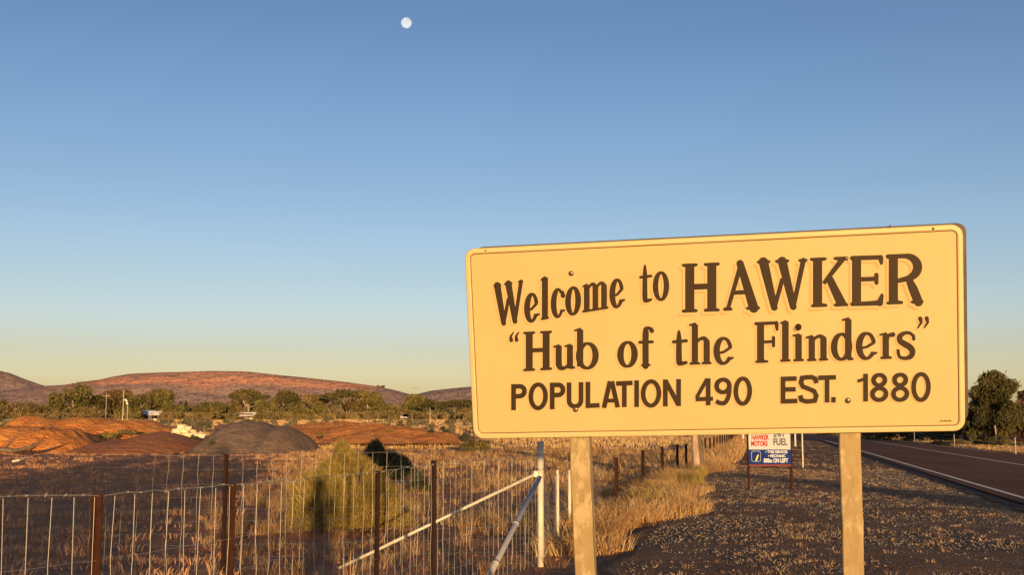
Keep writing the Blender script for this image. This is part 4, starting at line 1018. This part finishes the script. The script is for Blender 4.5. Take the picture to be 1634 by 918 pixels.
# --- lettering
def ell(cx_, cy_, rx, ry, a0, a1, n=18): return [(cx_+rx*math.cos(math.radians(a0+(a1-a0)*i/n)), cy_+ry*math.sin(math.radians(a0+(a1-a0)*i/n))) for i in range(n+1)]
class Pen:
    """collects strokes of one letter, drawn in picture units on the face of the sign"""
    def __init__(s, x0, tl, bl_, x1, tr_, br, st, th, sf):
        s.b = (x0, tl, bl_, x1, tr_, br); s.st, s.th, s.sf = st, th, sf; s.k = []
        s.W = x1-x0; s.Hh = ((bl_-tl)+(br-tr_))/2
    def M(s, x, y):
        x0, tl, bl_, x1, tr_, br = s.b; return (x0+(x1-x0)*x, (bl_+(tl-bl_)*y)*(1-x)+(br+(tr_-br)*y)*x)
    def path(s, pts, w, rnd=True, n=None):
        p = [s.M(*q) for q in pts]
        if not hasattr(w, '__len__'): w = [w]*len(p)
        s.k.append((p, list(w), rnd))
    def ix(s, w): return w/2/s.W
    def iy(s, w): return w/2/s.Hh
    def stem(s, x, y0=0, y1=1, w=None): s.path([(x, y0), (x, y1)], w or s.st, False)
    def serif(s, x0, x1, y):                     # y 0 foot, else top
        d = s.iy(s.sf); yy_ = d if y <= 0 else y-d
        e = s.ix(s.sf)
        s.path([(x0+e, yy_), ((x0+x1)/2, yy_+(d*.5 if y <= 0 else -d*.5)), (x1-e, yy_)], [s.sf, s.sf*1.5, s.sf])
    def ring(s, x0, x1, y0, y1, a0=0, a1=360, st=None, th=None, n=28):
        st = st or s.st; th = th or s.th
        cx_, cy_ = (x0+x1)/2, (y0+y1)/2; rx = (x1-x0)/2-s.ix(st); ry = (y1-y0)/2-s.iy(th)
        pts_ = ell(cx_, cy_, rx, ry, a0, a1, n)
        ws = [th+(st-th)*abs(math.cos(math.radians(a0+(a1-a0)*i/n)))**1.2 for i in range(n+1)]
        s.path(pts_, ws, abs(a1-a0) < 359)
def letter(ch, box, st, th, sf):
    p = Pen(*box, st, th, sf); X = p.ix; Y = p.iy
    if ch == 'H':
        a = X(st)+.09; p.stem(a, .01, .99); p.stem(1-a, .01, .99); p.path([(a, .52), (1-a, .52)], th*1.25, False)
        for q in (0, 1): p.serif(0, 2*a, q); p.serif(1-2*a, 1, q)
    elif ch == 'A':
        p.path([(.13, .03), (.50, .97)], [th*.9, th*1.1], False); p.path([(.46, 1-Y(st)*.6), (.83, .03)], [st*.8, st*1.05], True)
        p.path([(.24, .36), (.70, .36)], th, False); p.serif(0, .26, 0); p.serif(.62, 1, 0)
    elif ch == 'W':
        p.path([(.13, .97), (.345, Y(st)*.7)], [st*1.05, st*.75], True); p.path([(.345, .05), (.50, .60)], th, True)
        p.path([(.50, .97), (.72, Y(st)*.7)], [st*1.0, st*.75], True); p.path([(.72, .05), (.92, .97)], [th, th*1.15], True)
        p.serif(0, .27, 1); p.serif(.36, .64, 1); p.serif(.82, 1, 1)
    elif ch == 'K':
        a = X(st)+.08; p.stem(a, .01, .99); p.serif(0, 2*a+.04, 1); p.serif(.03, 2*a+.06, 0)
        p.path([(.86, .96), (.36, .47)], [th*1.3, th*.9], False); p.path([(.50, .58), (.84, .03)], [st*.8, st*1.05], False); p.serif(.62, 1, 1); p.serif(.62, 1, 0)
    elif ch == 'E':
        a = X(st)+.06; p.stem(a, .01, .99); t = Y(th)
        p.path([(X(th), 1-t*.9), (.93, 1-t*.9)], th); p.path([(.92, 1-t), (.95, .84)], [th*1.2, th*.7]); p.path([(X(th), t*.9), (.5, t*.9), (.92, t)], [th*.9, th, th*1.2]); p.path([(.90, t), (.97, .2)], [th*1.5, th*.7])
        p.path([(a, .53), (.78, .53)], th, False); p.path([(.80, .61), (.80, .45)], th*.9)
    elif ch == 'F':
        a = X(st)+.12; p.stem(a, .01, .99); t = Y(th); p.serif(.04, 2*a+.06, 0)
        p.path([(X(th), 1-t*.9), (.92, 1-t*.9)], th); p.path([(.92, 1-t), (.95, .80)], [th*1.3, th*.8]); p.path([(a, .51), (.80, .51)], th*.9, False); p.path([(.80, .61), (.80, .41)], th)
    elif ch == 'R':
        a = X(st)+.08; p.stem(a, .01, .99); p.serif(.02, 2*a+.06, 0); t = Y(th)
        p.path([(X(th), 1-t*.9), (.55, 1-t*.9)], th, True)
        p.path([(.50, 1-t*.9)]+ell(.50, .73, .40-X(st)*.5, .27-t*.9, 88, -80, 14)+[(.34, .47)], [th]+[th+(st-th)*abs(math.cos(math.radians(88-12*i))) for i in range(15)]+[th]); p.path([(.60, .50), (.72, .30), (.86, .03)], [st*.7, st, st]); p.serif(.66, 1, 0)
    elif ch == 'e':
        e = ell(.5, .5, .5-X(st), .5-Y(th), 18, 322, 26)
        p.path(e+[(.96, .235)], [th+(st-th)*max(0, -math.cos(math.radians(18+304*i/26)))**.8+(st-th)*.35*max(0, math.cos(math.radians(18+304*i/26))) for i in range(27)]+[th*.7])
        p.path([(.14, .42), (.5, .46), (1-X(st)-.02, .60)], [th*.9, th*.9, th*1.0])
    elif ch == 'c':
        p.path(ell(.52, .5, .52-X(st), .5-Y(th), 48, 322, 24)+[(.97, .22)], [th+(st-th)*max(0, -math.cos(math.radians(48+274*i/24)))**.8 for i in range(25)]+[th*.7]); p.path([(.84, .84), (.87, .72)], [th*1.1, th*1.7])
    elif ch == 'o': p.ring(0, 1, 0, 1)
    elif ch == 'l':
        p.stem(.52, .01, .97); p.path([(.12, .93), (.52, .965)], [th*.7, th]); p.serif(.05, 1, 0)
    elif ch in 'mn':
        q = (.16, .50, .84) if ch == 'm' else (.25, .76)
        for x in q: p.stem(x, .01, .84 if x > q[0] else .93); p.serif(x-X(st)-.07, x+X(st)+.07, 0)
        p.path([(.02, .90), (q[0], .93)], [th*.7, th*1.1])
        for a_, b_ in zip(q[:-1], q[1:]): p.path([(a_, .74), (a_*.6+b_*.4, .90), (a_*.25+b_*.75, .93), (b_, .82)], [th*.8, th, th*1.4, st])
    elif ch == 'h':
        p.stem(.26, .01, .97); p.path([(.04, .955), (.26, .98)], [th*.7, th]); p.serif(.02, .50, 0); p.stem(.78, .01, .52); p.serif(.55, 1, 0)
        p.path([(.26, .48), (.45, .60), (.66, .63), (.78, .54)], [th*.8, th, th*1.4, st])
    elif ch == 'b':
        p.stem(.22, .08, .97); p.path([(.0, .955), (.22, .98)], [th*.7, th]); p.ring(.04, 1, 0, .66)
    elif ch == 'd':
        p.stem(.76, .03, .97); p.path([(.52, .955), (.76, .98)], [th*.7, th]); p.ring(0, .94, 0, .66); p.serif(.72, 1, 0)
    elif ch == 'u':
        p.stem(.24, .15, .95); p.stem(.76, .02, .95); p.path([(.02, .91), (.24, .945)], [th*.7, th]); p.path([(.54, .91), (.76, .945)], [th*.7, th]); p.serif(.74, 1, 0)
        p.path([(.24, .22), (.32, .09), (.50, .06), (.70, .18)], [st, st*.9, th*1.2, th*.8])
    elif ch == 'T':
        pass
    elif ch == 't':
        p.path([(.42, .97), (.42, .72), (.42, .16), (.50, .05), (.92, .07)], [th*.8, st*.9, st, st*.8, th*1.1]); p.path([(.04, .67), (.94, .69)], th*1.1)
    elif ch == 'f':
        p.path([(.46, .01), (.46, .80), (.56, .94), (.88, .92)], [st, st, th*1.2, th*.9], True); p.path([(.86, .93), (.92, .87)], [th, th*1.5]); p.path([(.02, .60), (.96, .60)], th); p.serif(.12, .84, 0)
    elif ch == 'i':
        p.stem(.52, .01, .70); p.path([(.06, .675), (.52, .69)], [th*.7, th]); p.serif(.05, 1, 0); p.path([(.5, .885), (.5, .90)], st*1.0)
    elif ch == 'r':
        p.stem(.38, .01, .93); p.path([(.04, .91), (.38, .94)], [th*.7, th]); p.serif(.04, .78, 0); p.path([(.40, .70), (.58, .88), (.82, .90)], [th*.8, th*1.2, th*1.7])
    elif ch == 's':
        p.path([(.90, .80), (.72, .93), (.42, .95), (.17, .84), (.17, .68), (.40, .56), (.68, .44), (.83, .28), (.74, .10), (.45, .04), (.16, .10), (.07, .26)], [th*.8, th, th*1.1, st*.85, st*.9, st, st, st*.95, st*.8, th*1.1, th, th*.8]); p.path([(.88, .84), (.90, .72)], th); p.path([(.08, .22), (.07, .33)], th)
    elif ch in '\u201c\u201d':
        for x in (.24, .76):
            if ch == '\u201c': p.path([(x+.14, .97), (x-.10, .62), (x-.06, .25)], [th*.5, th*.9, th*1.5])
            else: p.path([(x+.02, .80), (x+.10, .45), (x-.16, .03)], [th*1.5, th*.9, th*.5])
    return p
def sans(ch, box, st):
    p = Pen(*box, st, st*.93, st); X = p.ix(st); Y = p.iy(st)
    L = lambda pts_, w=st: p.path(pts_, w, False)
    if ch == 'P': L([(X, 0), (X, 1)]); p.path([(X, 1-Y), (.55, 1-Y)]+ell(.55, .72, .45-X, .28-Y, 88, -88, 12)+[(X, .44+Y)], st, False)
    elif ch in 'O0': p.ring(0, 1, -.01, 1.01, st=st, th=st*.9)
    elif ch == 'U': p.path([(X, 1), (X, .35)]+ell(.5, .32, .5-X, .32-Y, 180, 360, 14)+[(1-X, .35), (1-X, 1)], st, False)
    elif ch == 'L': L([(X, 0), (X, 1)]); L([(X, Y), (1, Y)])
    elif ch == 'A': L([(X*.9, 0), (.5-X*.35, 1)]); L([(1-X*.9, 0), (.5+X*.35, 1)]); L([(.22, .27), (.78, .27)], st*.85)
    elif ch == 'T': L([(.5, 0), (.5, 1-Y)]); L([(0, 1-Y), (1, 1-Y)])
    elif ch == 'I': L([(.5, 0), (.5, 1)])
    elif ch == 'N': L([(X, 0), (X, 1)]); L([(1-X, 0), (1-X, 1)]); L([(X, 1-Y*.4), (1-X, Y*.4)])
    elif ch == '4': L([(.72, 0), (.72, 1)]); L([(.66, .98), (.06, .30)], st*.8); L([(0, .24), (1, .24)], st*.9)
    elif ch == '9': p.ring(0, 1, .40, 1.0, st=st, th=st*.9); p.path(ell(.5, .60, .5-X, .60-Y, 20, -90, 12)+[(.30, Y*1.2), (.10, .17)], st*.95, False)
    elif ch == 'E': L([(X, 0), (X, 1)]); L([(X, 1-Y), (.96, 1-Y)]); L([(X, Y), (1, Y)]); L([(X, .52), (.9, .52)])
    elif ch == 'S': p.path([(.93, .70), (.86, .86), (.68, 1-Y), (.40, 1-Y), (.16, .90), (.10, .74), (.20, .60), (.50, .52), (.80, .43), (.92, .27), (.84, .10), (.60, Y), (.36, Y), (.12, .14), (.06, .30)], st, False)
    elif ch == '.': L([(.5, 0), (.5, 1)], p.W)
    elif ch == '1': L([(1-X, 0), (1-X, 1)]); p.path([(1-X, .92), (.6, .80), (0, .74)], [st*.7, st*.7, st*.7], False)
    elif ch == '8': p.ring(.06, .94, .50, 1.0, st=st, th=st*.88); p.ring(0, 1, 0, .55, st=st, th=st*.9)
    return p
def smooth_path(p, w):
    """Catmull-Rom so that bent strokes read as curves"""
    if len(p) < 4: return p, w
    P_, W_ = [], []
    for i in range(len(p)-1):
        a, b, c, d = p[max(i-1, 0)], p[i], p[i+1], p[min(i+2, len(p)-1)]
        n = 1 if len(p) > 14 else 3
        for k in range(n):
            t = k/n; f = lambda q0, q1, q2, q3: .5*((2*q1)+(-q0+q2)*t+(2*q0-5*q1+4*q2-q3)*t*t+(-q0+3*q1-3*q2+q3)*t**3)
            P_.append((f(a[0], b[0], c[0], d[0]), f(a[1], b[1], c[1], d[1]))); W_.append(w[i]*(1-t)+w[i+1]*t)
    P_.append(p[-1]); W_.append(w[-1]); return P_, W_
def strokes_mesh(name, pens, mat, lift, parent, dx=0, dy=0, grow=0):
    mb = MB()
    for pen in pens:
        for si, (p, w, rnd) in enumerate(pen.k):
            if rnd or len(p) > 6: p, w = smooth_path(p, w)
            w = [x+grow for x in w]; n = len(p); lf = lift+si*.00022
            closed = (abs(p[0][0]-p[-1][0])+abs(p[0][1]-p[-1][1])) < .01
            V_ = []
            for i in range(n):
                a = p[(i-1) % (n-1)] if closed else p[max(i-1, 0)]; b = p[(i+1) % (n-1)] if closed else p[min(i+1, n-1)]; c = p[i]
                t1 = Vector((c[0]-a[0], c[1]-a[1])); t2 = Vector((b[0]-c[0], b[1]-c[1]))
                if t1.length < 1e-6: t1 = t2
                if t2.length < 1e-6: t2 = t1
                t1.normalize(); t2.normalize(); t = t1+t2
                if t.length < 1e-3: t = t1
                t.normalize(); k = 1/max(.6, t.dot(t1)); nn = Vector((-t.y, t.x))*(w[i]/2*k)
                V_ += [(c[0]+nn.x, c[1]+nn.y), (c[0]-nn.x, c[1]-nn.y)]
            fs_ = [(2*i, 2*i+1, 2*i+3, 2*i+2) for i in range(n-1)]
            if grow and not rnd and not closed:              # lengthen square ends a little
                for e, o_ in ((0, 1), (n-1, n-2)):
                    d = Vector((p[e][0]-p[o_][0], p[e][1]-p[o_][1])).normalized()*grow*.5
                    for q in (2*e, 2*e+1): V_[q] = (V_[q][0]+d.x, V_[q][1]+d.y)
            if rnd and not closed:
                for e in (0, n-1):
                    c = p[e]; q0 = len(V_); V_.append(c)
                    for i in range(12): a = i*math.pi/6; V_.append((c[0]+math.cos(a)*w[e]/2, c[1]+math.sin(a)*w[e]/2))
                    # disc caps sit a hair above the stroke
                    fs_ += [(q0, q0+1+i, q0+1+(i+1) % 12) for i in range(12)]
                nn_ = 2*n
                mb.add([rel(onsign(x+dx, y+dy, lf+(.0001 if j >= nn_ else 0))) for j, (x, y) in enumerate(V_)], fs_)
            else: mb.add([rel(onsign(x+dx, y+dy, lf)) for x, y in V_], fs_)
    o = mb.build(name, mat, parent)
    me = o.data                                             # face every piece to the viewer
    bm = bmesh.new(); bm.from_mesh(me); bm.normal_update()
    fl = [f for f in bm.faces if f.normal.dot(NRM) < 0]; bmesh.ops.reverse_faces(bm, faces=fl); bm.to_mesh(me); bm.free(); return o
def B(x0, x1, tl, tr_, bl_, br): return (x0, tl, bl_, x1, tr_, br)
L1 = [('W', B(787.5,835.5,454.5,446.5,522.5,514.5),10.5,5.5,4.6), ('e', B(836.5,861.3,469.5,465,517.5,512.5),9.6,4.6,4), ('l', B(862.5,876.5,442.5,439,511.8,508.8),9.8,4.6,4.2), ('c', B(879,901.5,461.5,458,509.8,505.8),9.2,4.6,4), ('o', B(902,927.5,459,455,506.2,501.5),9.3,4.4,4), ('m', B(930,970.5,452.5,447.5,499.5,492.8),9.2,4.4,4), ('e', B(972.5,997.3,446.5,442.5,494.5,489.5),9.4,4.6,4),
      ('t', B(1021.5,1040,422.5,421.5,483.5,482.5),8.2,4.2,4), ('o', B(1041.7,1068,433.2,432.4,481.2,480.2),8.8,4.6,4)]
L1b = [('H', B(1088,1148.7,420.9,418.6,499.3,497),14.6,7.5,5), ('A', B(1153.7,1213,416.8,415.2,496.5,493.8),14.6,7,5), ('W', B(1207.8,1288.5,415.9,412.6,497,493.8),14.6,7,5), ('K', B(1292.4,1353.5,411.5,409,490.8,488.6),14.6,7,5), ('E', B(1356.3,1409,408.8,407.2,488.9,486.8),14.6,7.4,5), ('R', B(1413.3,1473.8,406.2,404.3,486.4,484),14.6,7.4,5)]
L2 = [('\u201c', B(813,829.5,530.5,529.8,547.5,546.8),8,4.2,3), ('H', B(835,881.5,529.6,527.6,593,590.5),11.2,5.6,4), ('u', B(883.5,918,550,548.2,591,588.8),9.8,4.6,4), ('b', B(917.5,955.8,524.5,522.5,591,589),10.2,4.6,4), ('o', B(985,1018,545,543.5,588,586.2),10.4,4.4,4), ('f', B(1020.5,1042,520.6,519.6,585.4,584.6),10.0,5,4), ('t', B(1074,1096.8,527.4,526.6,583.2,582.6),9.6,4.8,4), ('h', B(1099.5,1135.8,516,515,582.6,581.4),10,4.8,4), ('e', B(1138.5,1171,538.4,537,583.4,581.8),10.2,4.8,4),
      ('F', B(1203.5,1242,514.4,512.8,579.8,578.4),11.2,5.4,4), ('l', B(1244,1261.8,511.2,510.6,578,577.2),10.6,4.8,4), ('i', B(1264.8,1283,515.8,515.2,577.4,576.6),10.4,4.8,4), ('n', B(1286.2,1322.8,534.6,533.4,577,575.6),10.2,4.8,4), ('d', B(1325.7,1362.3,508.4,507,577,575),10.4,4.8,4), ('e', B(1365.5,1400,530.4,529,575.4,573.8),10.6,4.8,4), ('r', B(1403.5,1429.3,530.6,529.6,573.6,572.6),10.2,4.8,4), ('s', B(1431,1461,529.8,528.6,574.4,573),10.2,5.4,4), ('\u201d', B(1463,1483,504.8,504,524,523.2),8,4.6,3)]
L3 = [('P', B(816,841,613.2,612.6,655,654.2)), ('O', B(843.5,874.6,611.4,610.2,655.2,654)), ('P', B(877.6,902.4,610.9,610.3,653.6,652.8)), ('U', B(904.5,931.2,610.6,609.9,653.2,652.4)), ('L', B(934.6,957,609.7,609,651.8,650.8)), ('A', B(960.5,989.4,608.8,608.2,651.4,650.4)), ('T', B(983.2,1009.6,608.6,607.4,650.4,649.6)), ('I', B(1012,1020.2,607.4,607,650,649.7)), ('O', B(1022.6,1055.4,606.4,605.4,651.2,650)), ('N', B(1058,1086.8,605.8,605,649,648.2)),
      ('4', B(1110,1138,604.4,603.6,647.8,647)), ('9', B(1139.8,1167.8,603,602.2,648.2,647.2)), ('0', B(1170.4,1200.2,601.8,600.8,648.2,647)),
      ('E', B(1245.7,1272.4,601.2,600.4,644.6,643.8)), ('S', B(1275.2,1305,598.8,598,645,644)), ('T', B(1305.4,1334,599.4,598.4,643.2,642.2)), ('.', B(1326.3,1333.6,633.9,633.6,642.8,642.6)),
      ('1', B(1368.3,1385,597,596.4,641.4,640.8)), ('8', B(1388.3,1417.6,595.4,594.8,642.4,641.4)), ('8', B(1421.7,1450.9,595,594.4,642.2,641.2)), ('0', B(1453.9,1485.2,594.6,593.8,642,641))]
pens = {'Welcome to': [letter(*a) for a in L1], 'town name': [letter(*a) for a in L1b], 'motto': [letter(*a) for a in L2], 'population': [sans(c, b, 7.6) for c, b in L3]}
for k, pn in pens.items():
    dx, dy, g_ = {'Welcome to': (-3.5, 3.5, 1.0), 'town name': (-5.5, 6, 1.5), 'motto': (-3.2, 3.0, 1.0), 'population': (-2.0, 2.0, .6)}[k]
    for i_, p_ in enumerate(pn):
        lo = strokes_mesh('letter', [p_], MAT_BROWNINK, .0052+.00003*i_, ts)
        strokes_mesh('letter_halo', [p_], MAT_PALE, .0030+.00003*i_, lo, dx*.62, dy*.62, .2)
        strokes_mesh('letter_shade', [p_], MAT_SHADE, .0009+.00003*i_, lo, dx, dy, g_*.4)
for a_, b_ in (((806, 631), (800, 640)), ((828, 661), (836, 671)), ((868, 660), (886, 680)), ((776, 664), (770, 675)), ((1005, 521), (1050, 517)), ((1050, 517), (1078, 506)), ((1040, 590), (1062, 596)), ((846, 640), (842, 668))):
    q0, q1 = Vector(a_), Vector(b_); t_ = (q1-q0).normalized()*.35; nn_ = Vector((-t_.y, t_.x))
    mb = MB(); mb.add([rel(onsign(*(q0-nn_), .0008)), rel(onsign(*(q1-nn_*.3), .0008)), rel(onsign(*(q1+nn_*.3), .0008)), rel(onsign(*(q0+nn_), .0008))], [(0,1,2,3)]); mb.build('scratch', MAT_SHADE, ts)
# tiny maker's mark
mb = MB(); x = 1500.0
for w_ in (1.6, 1.2, 1.8, 1.2, 1.6, 1.3, 1.5, 1.7, 1.4):
    h_ = random.uniform(1.6, 2.6); q = [(x, 673.4), (x+w_, 673.4), (x+w_, 673.4-h_), (x, 673.4-h_)]; mb.add([rel(onsign(a, b, .0012)) for a, b in q], [(0,1,2,3)]); x += w_+.55
mb.build('makers_mark', MAT_BROWNINK, ts)

# ------------------------------------------------------------------ moon and the little cloud
c = P(648.5, 36, 20000); R_ = 8.3/FPX*(c-Vector((0, 0, EYE))).length*.985
bm = bmesh.new(); bmesh.ops.create_uvsphere(bm, u_segments=48, v_segments=24, radius=R_); me = bpy.data.meshes.new('moon'); bm.to_mesh(me); bm.free()
m = N('moon_surface', 1, 0); n_ = m.noise(m.co('Object', (1/R_, 1/R_, 1/R_)), 1.1, 4, .6)
em = m.n('ShaderNodeEmission'); em.inputs[1].default_value = .60; m.l(m.ramp(n_, [(.38, (.92,.97,1.0)), (.55, (.80,.82,.86)), (.66, (.62,.62,.68))]), em.inputs[0]); m.l(em.outputs[0], m.t.nodes['Material Output'].inputs[0])
mo = link('moon', me, m.m, None, True); mo.location = c; tag(mo, 'pale full moon high in the blue sky', 'moon')
rg = np.random.default_rng(9); c = P(662, 619.5, 9000); mb = None
bm = bmesh.new()
for k in range(9):
    M_ = Matrix.Translation(((k-4)*9+rg.uniform(-4, 4), rg.uniform(-10, 10), rg.uniform(-4, 5))) @ Matrix.Diagonal((rg.uniform(12, 20), 14, rg.uniform(9, 17)*(1-abs(k-4)/6), 1))
    bmesh.ops.create_icosphere(bm, subdivisions=3, radius=1, matrix=M_)
me = bpy.data.meshes.new('cloud'); bm.to_mesh(me); bm.free()
m = N('cloud_vapour', 1, 0); m.col((.42,.38,.38)); tp = m.n('ShaderNodeBsdfTransparent'); mx = m.n('ShaderNodeMixShader'); lw = m.n('ShaderNodeLayerWeight'); lw.inputs[0].default_value = .5
m.l(m.ramp(lw.outputs['Facing'], [(0, G3(.80)), (.75, G3(1))]), mx.inputs[0]); m.l(m.b.outputs[0], mx.inputs[1]); m.l(tp.outputs[0], mx.inputs[2]); m.l(mx.outputs[0], m.t.nodes['Material Output'].inputs[0])
cl_ = link('cloud', me, m.m, None, True); cl_.location = c; tag(cl_, 'tiny grey cloud low over the notch in the hills', 'cloud')
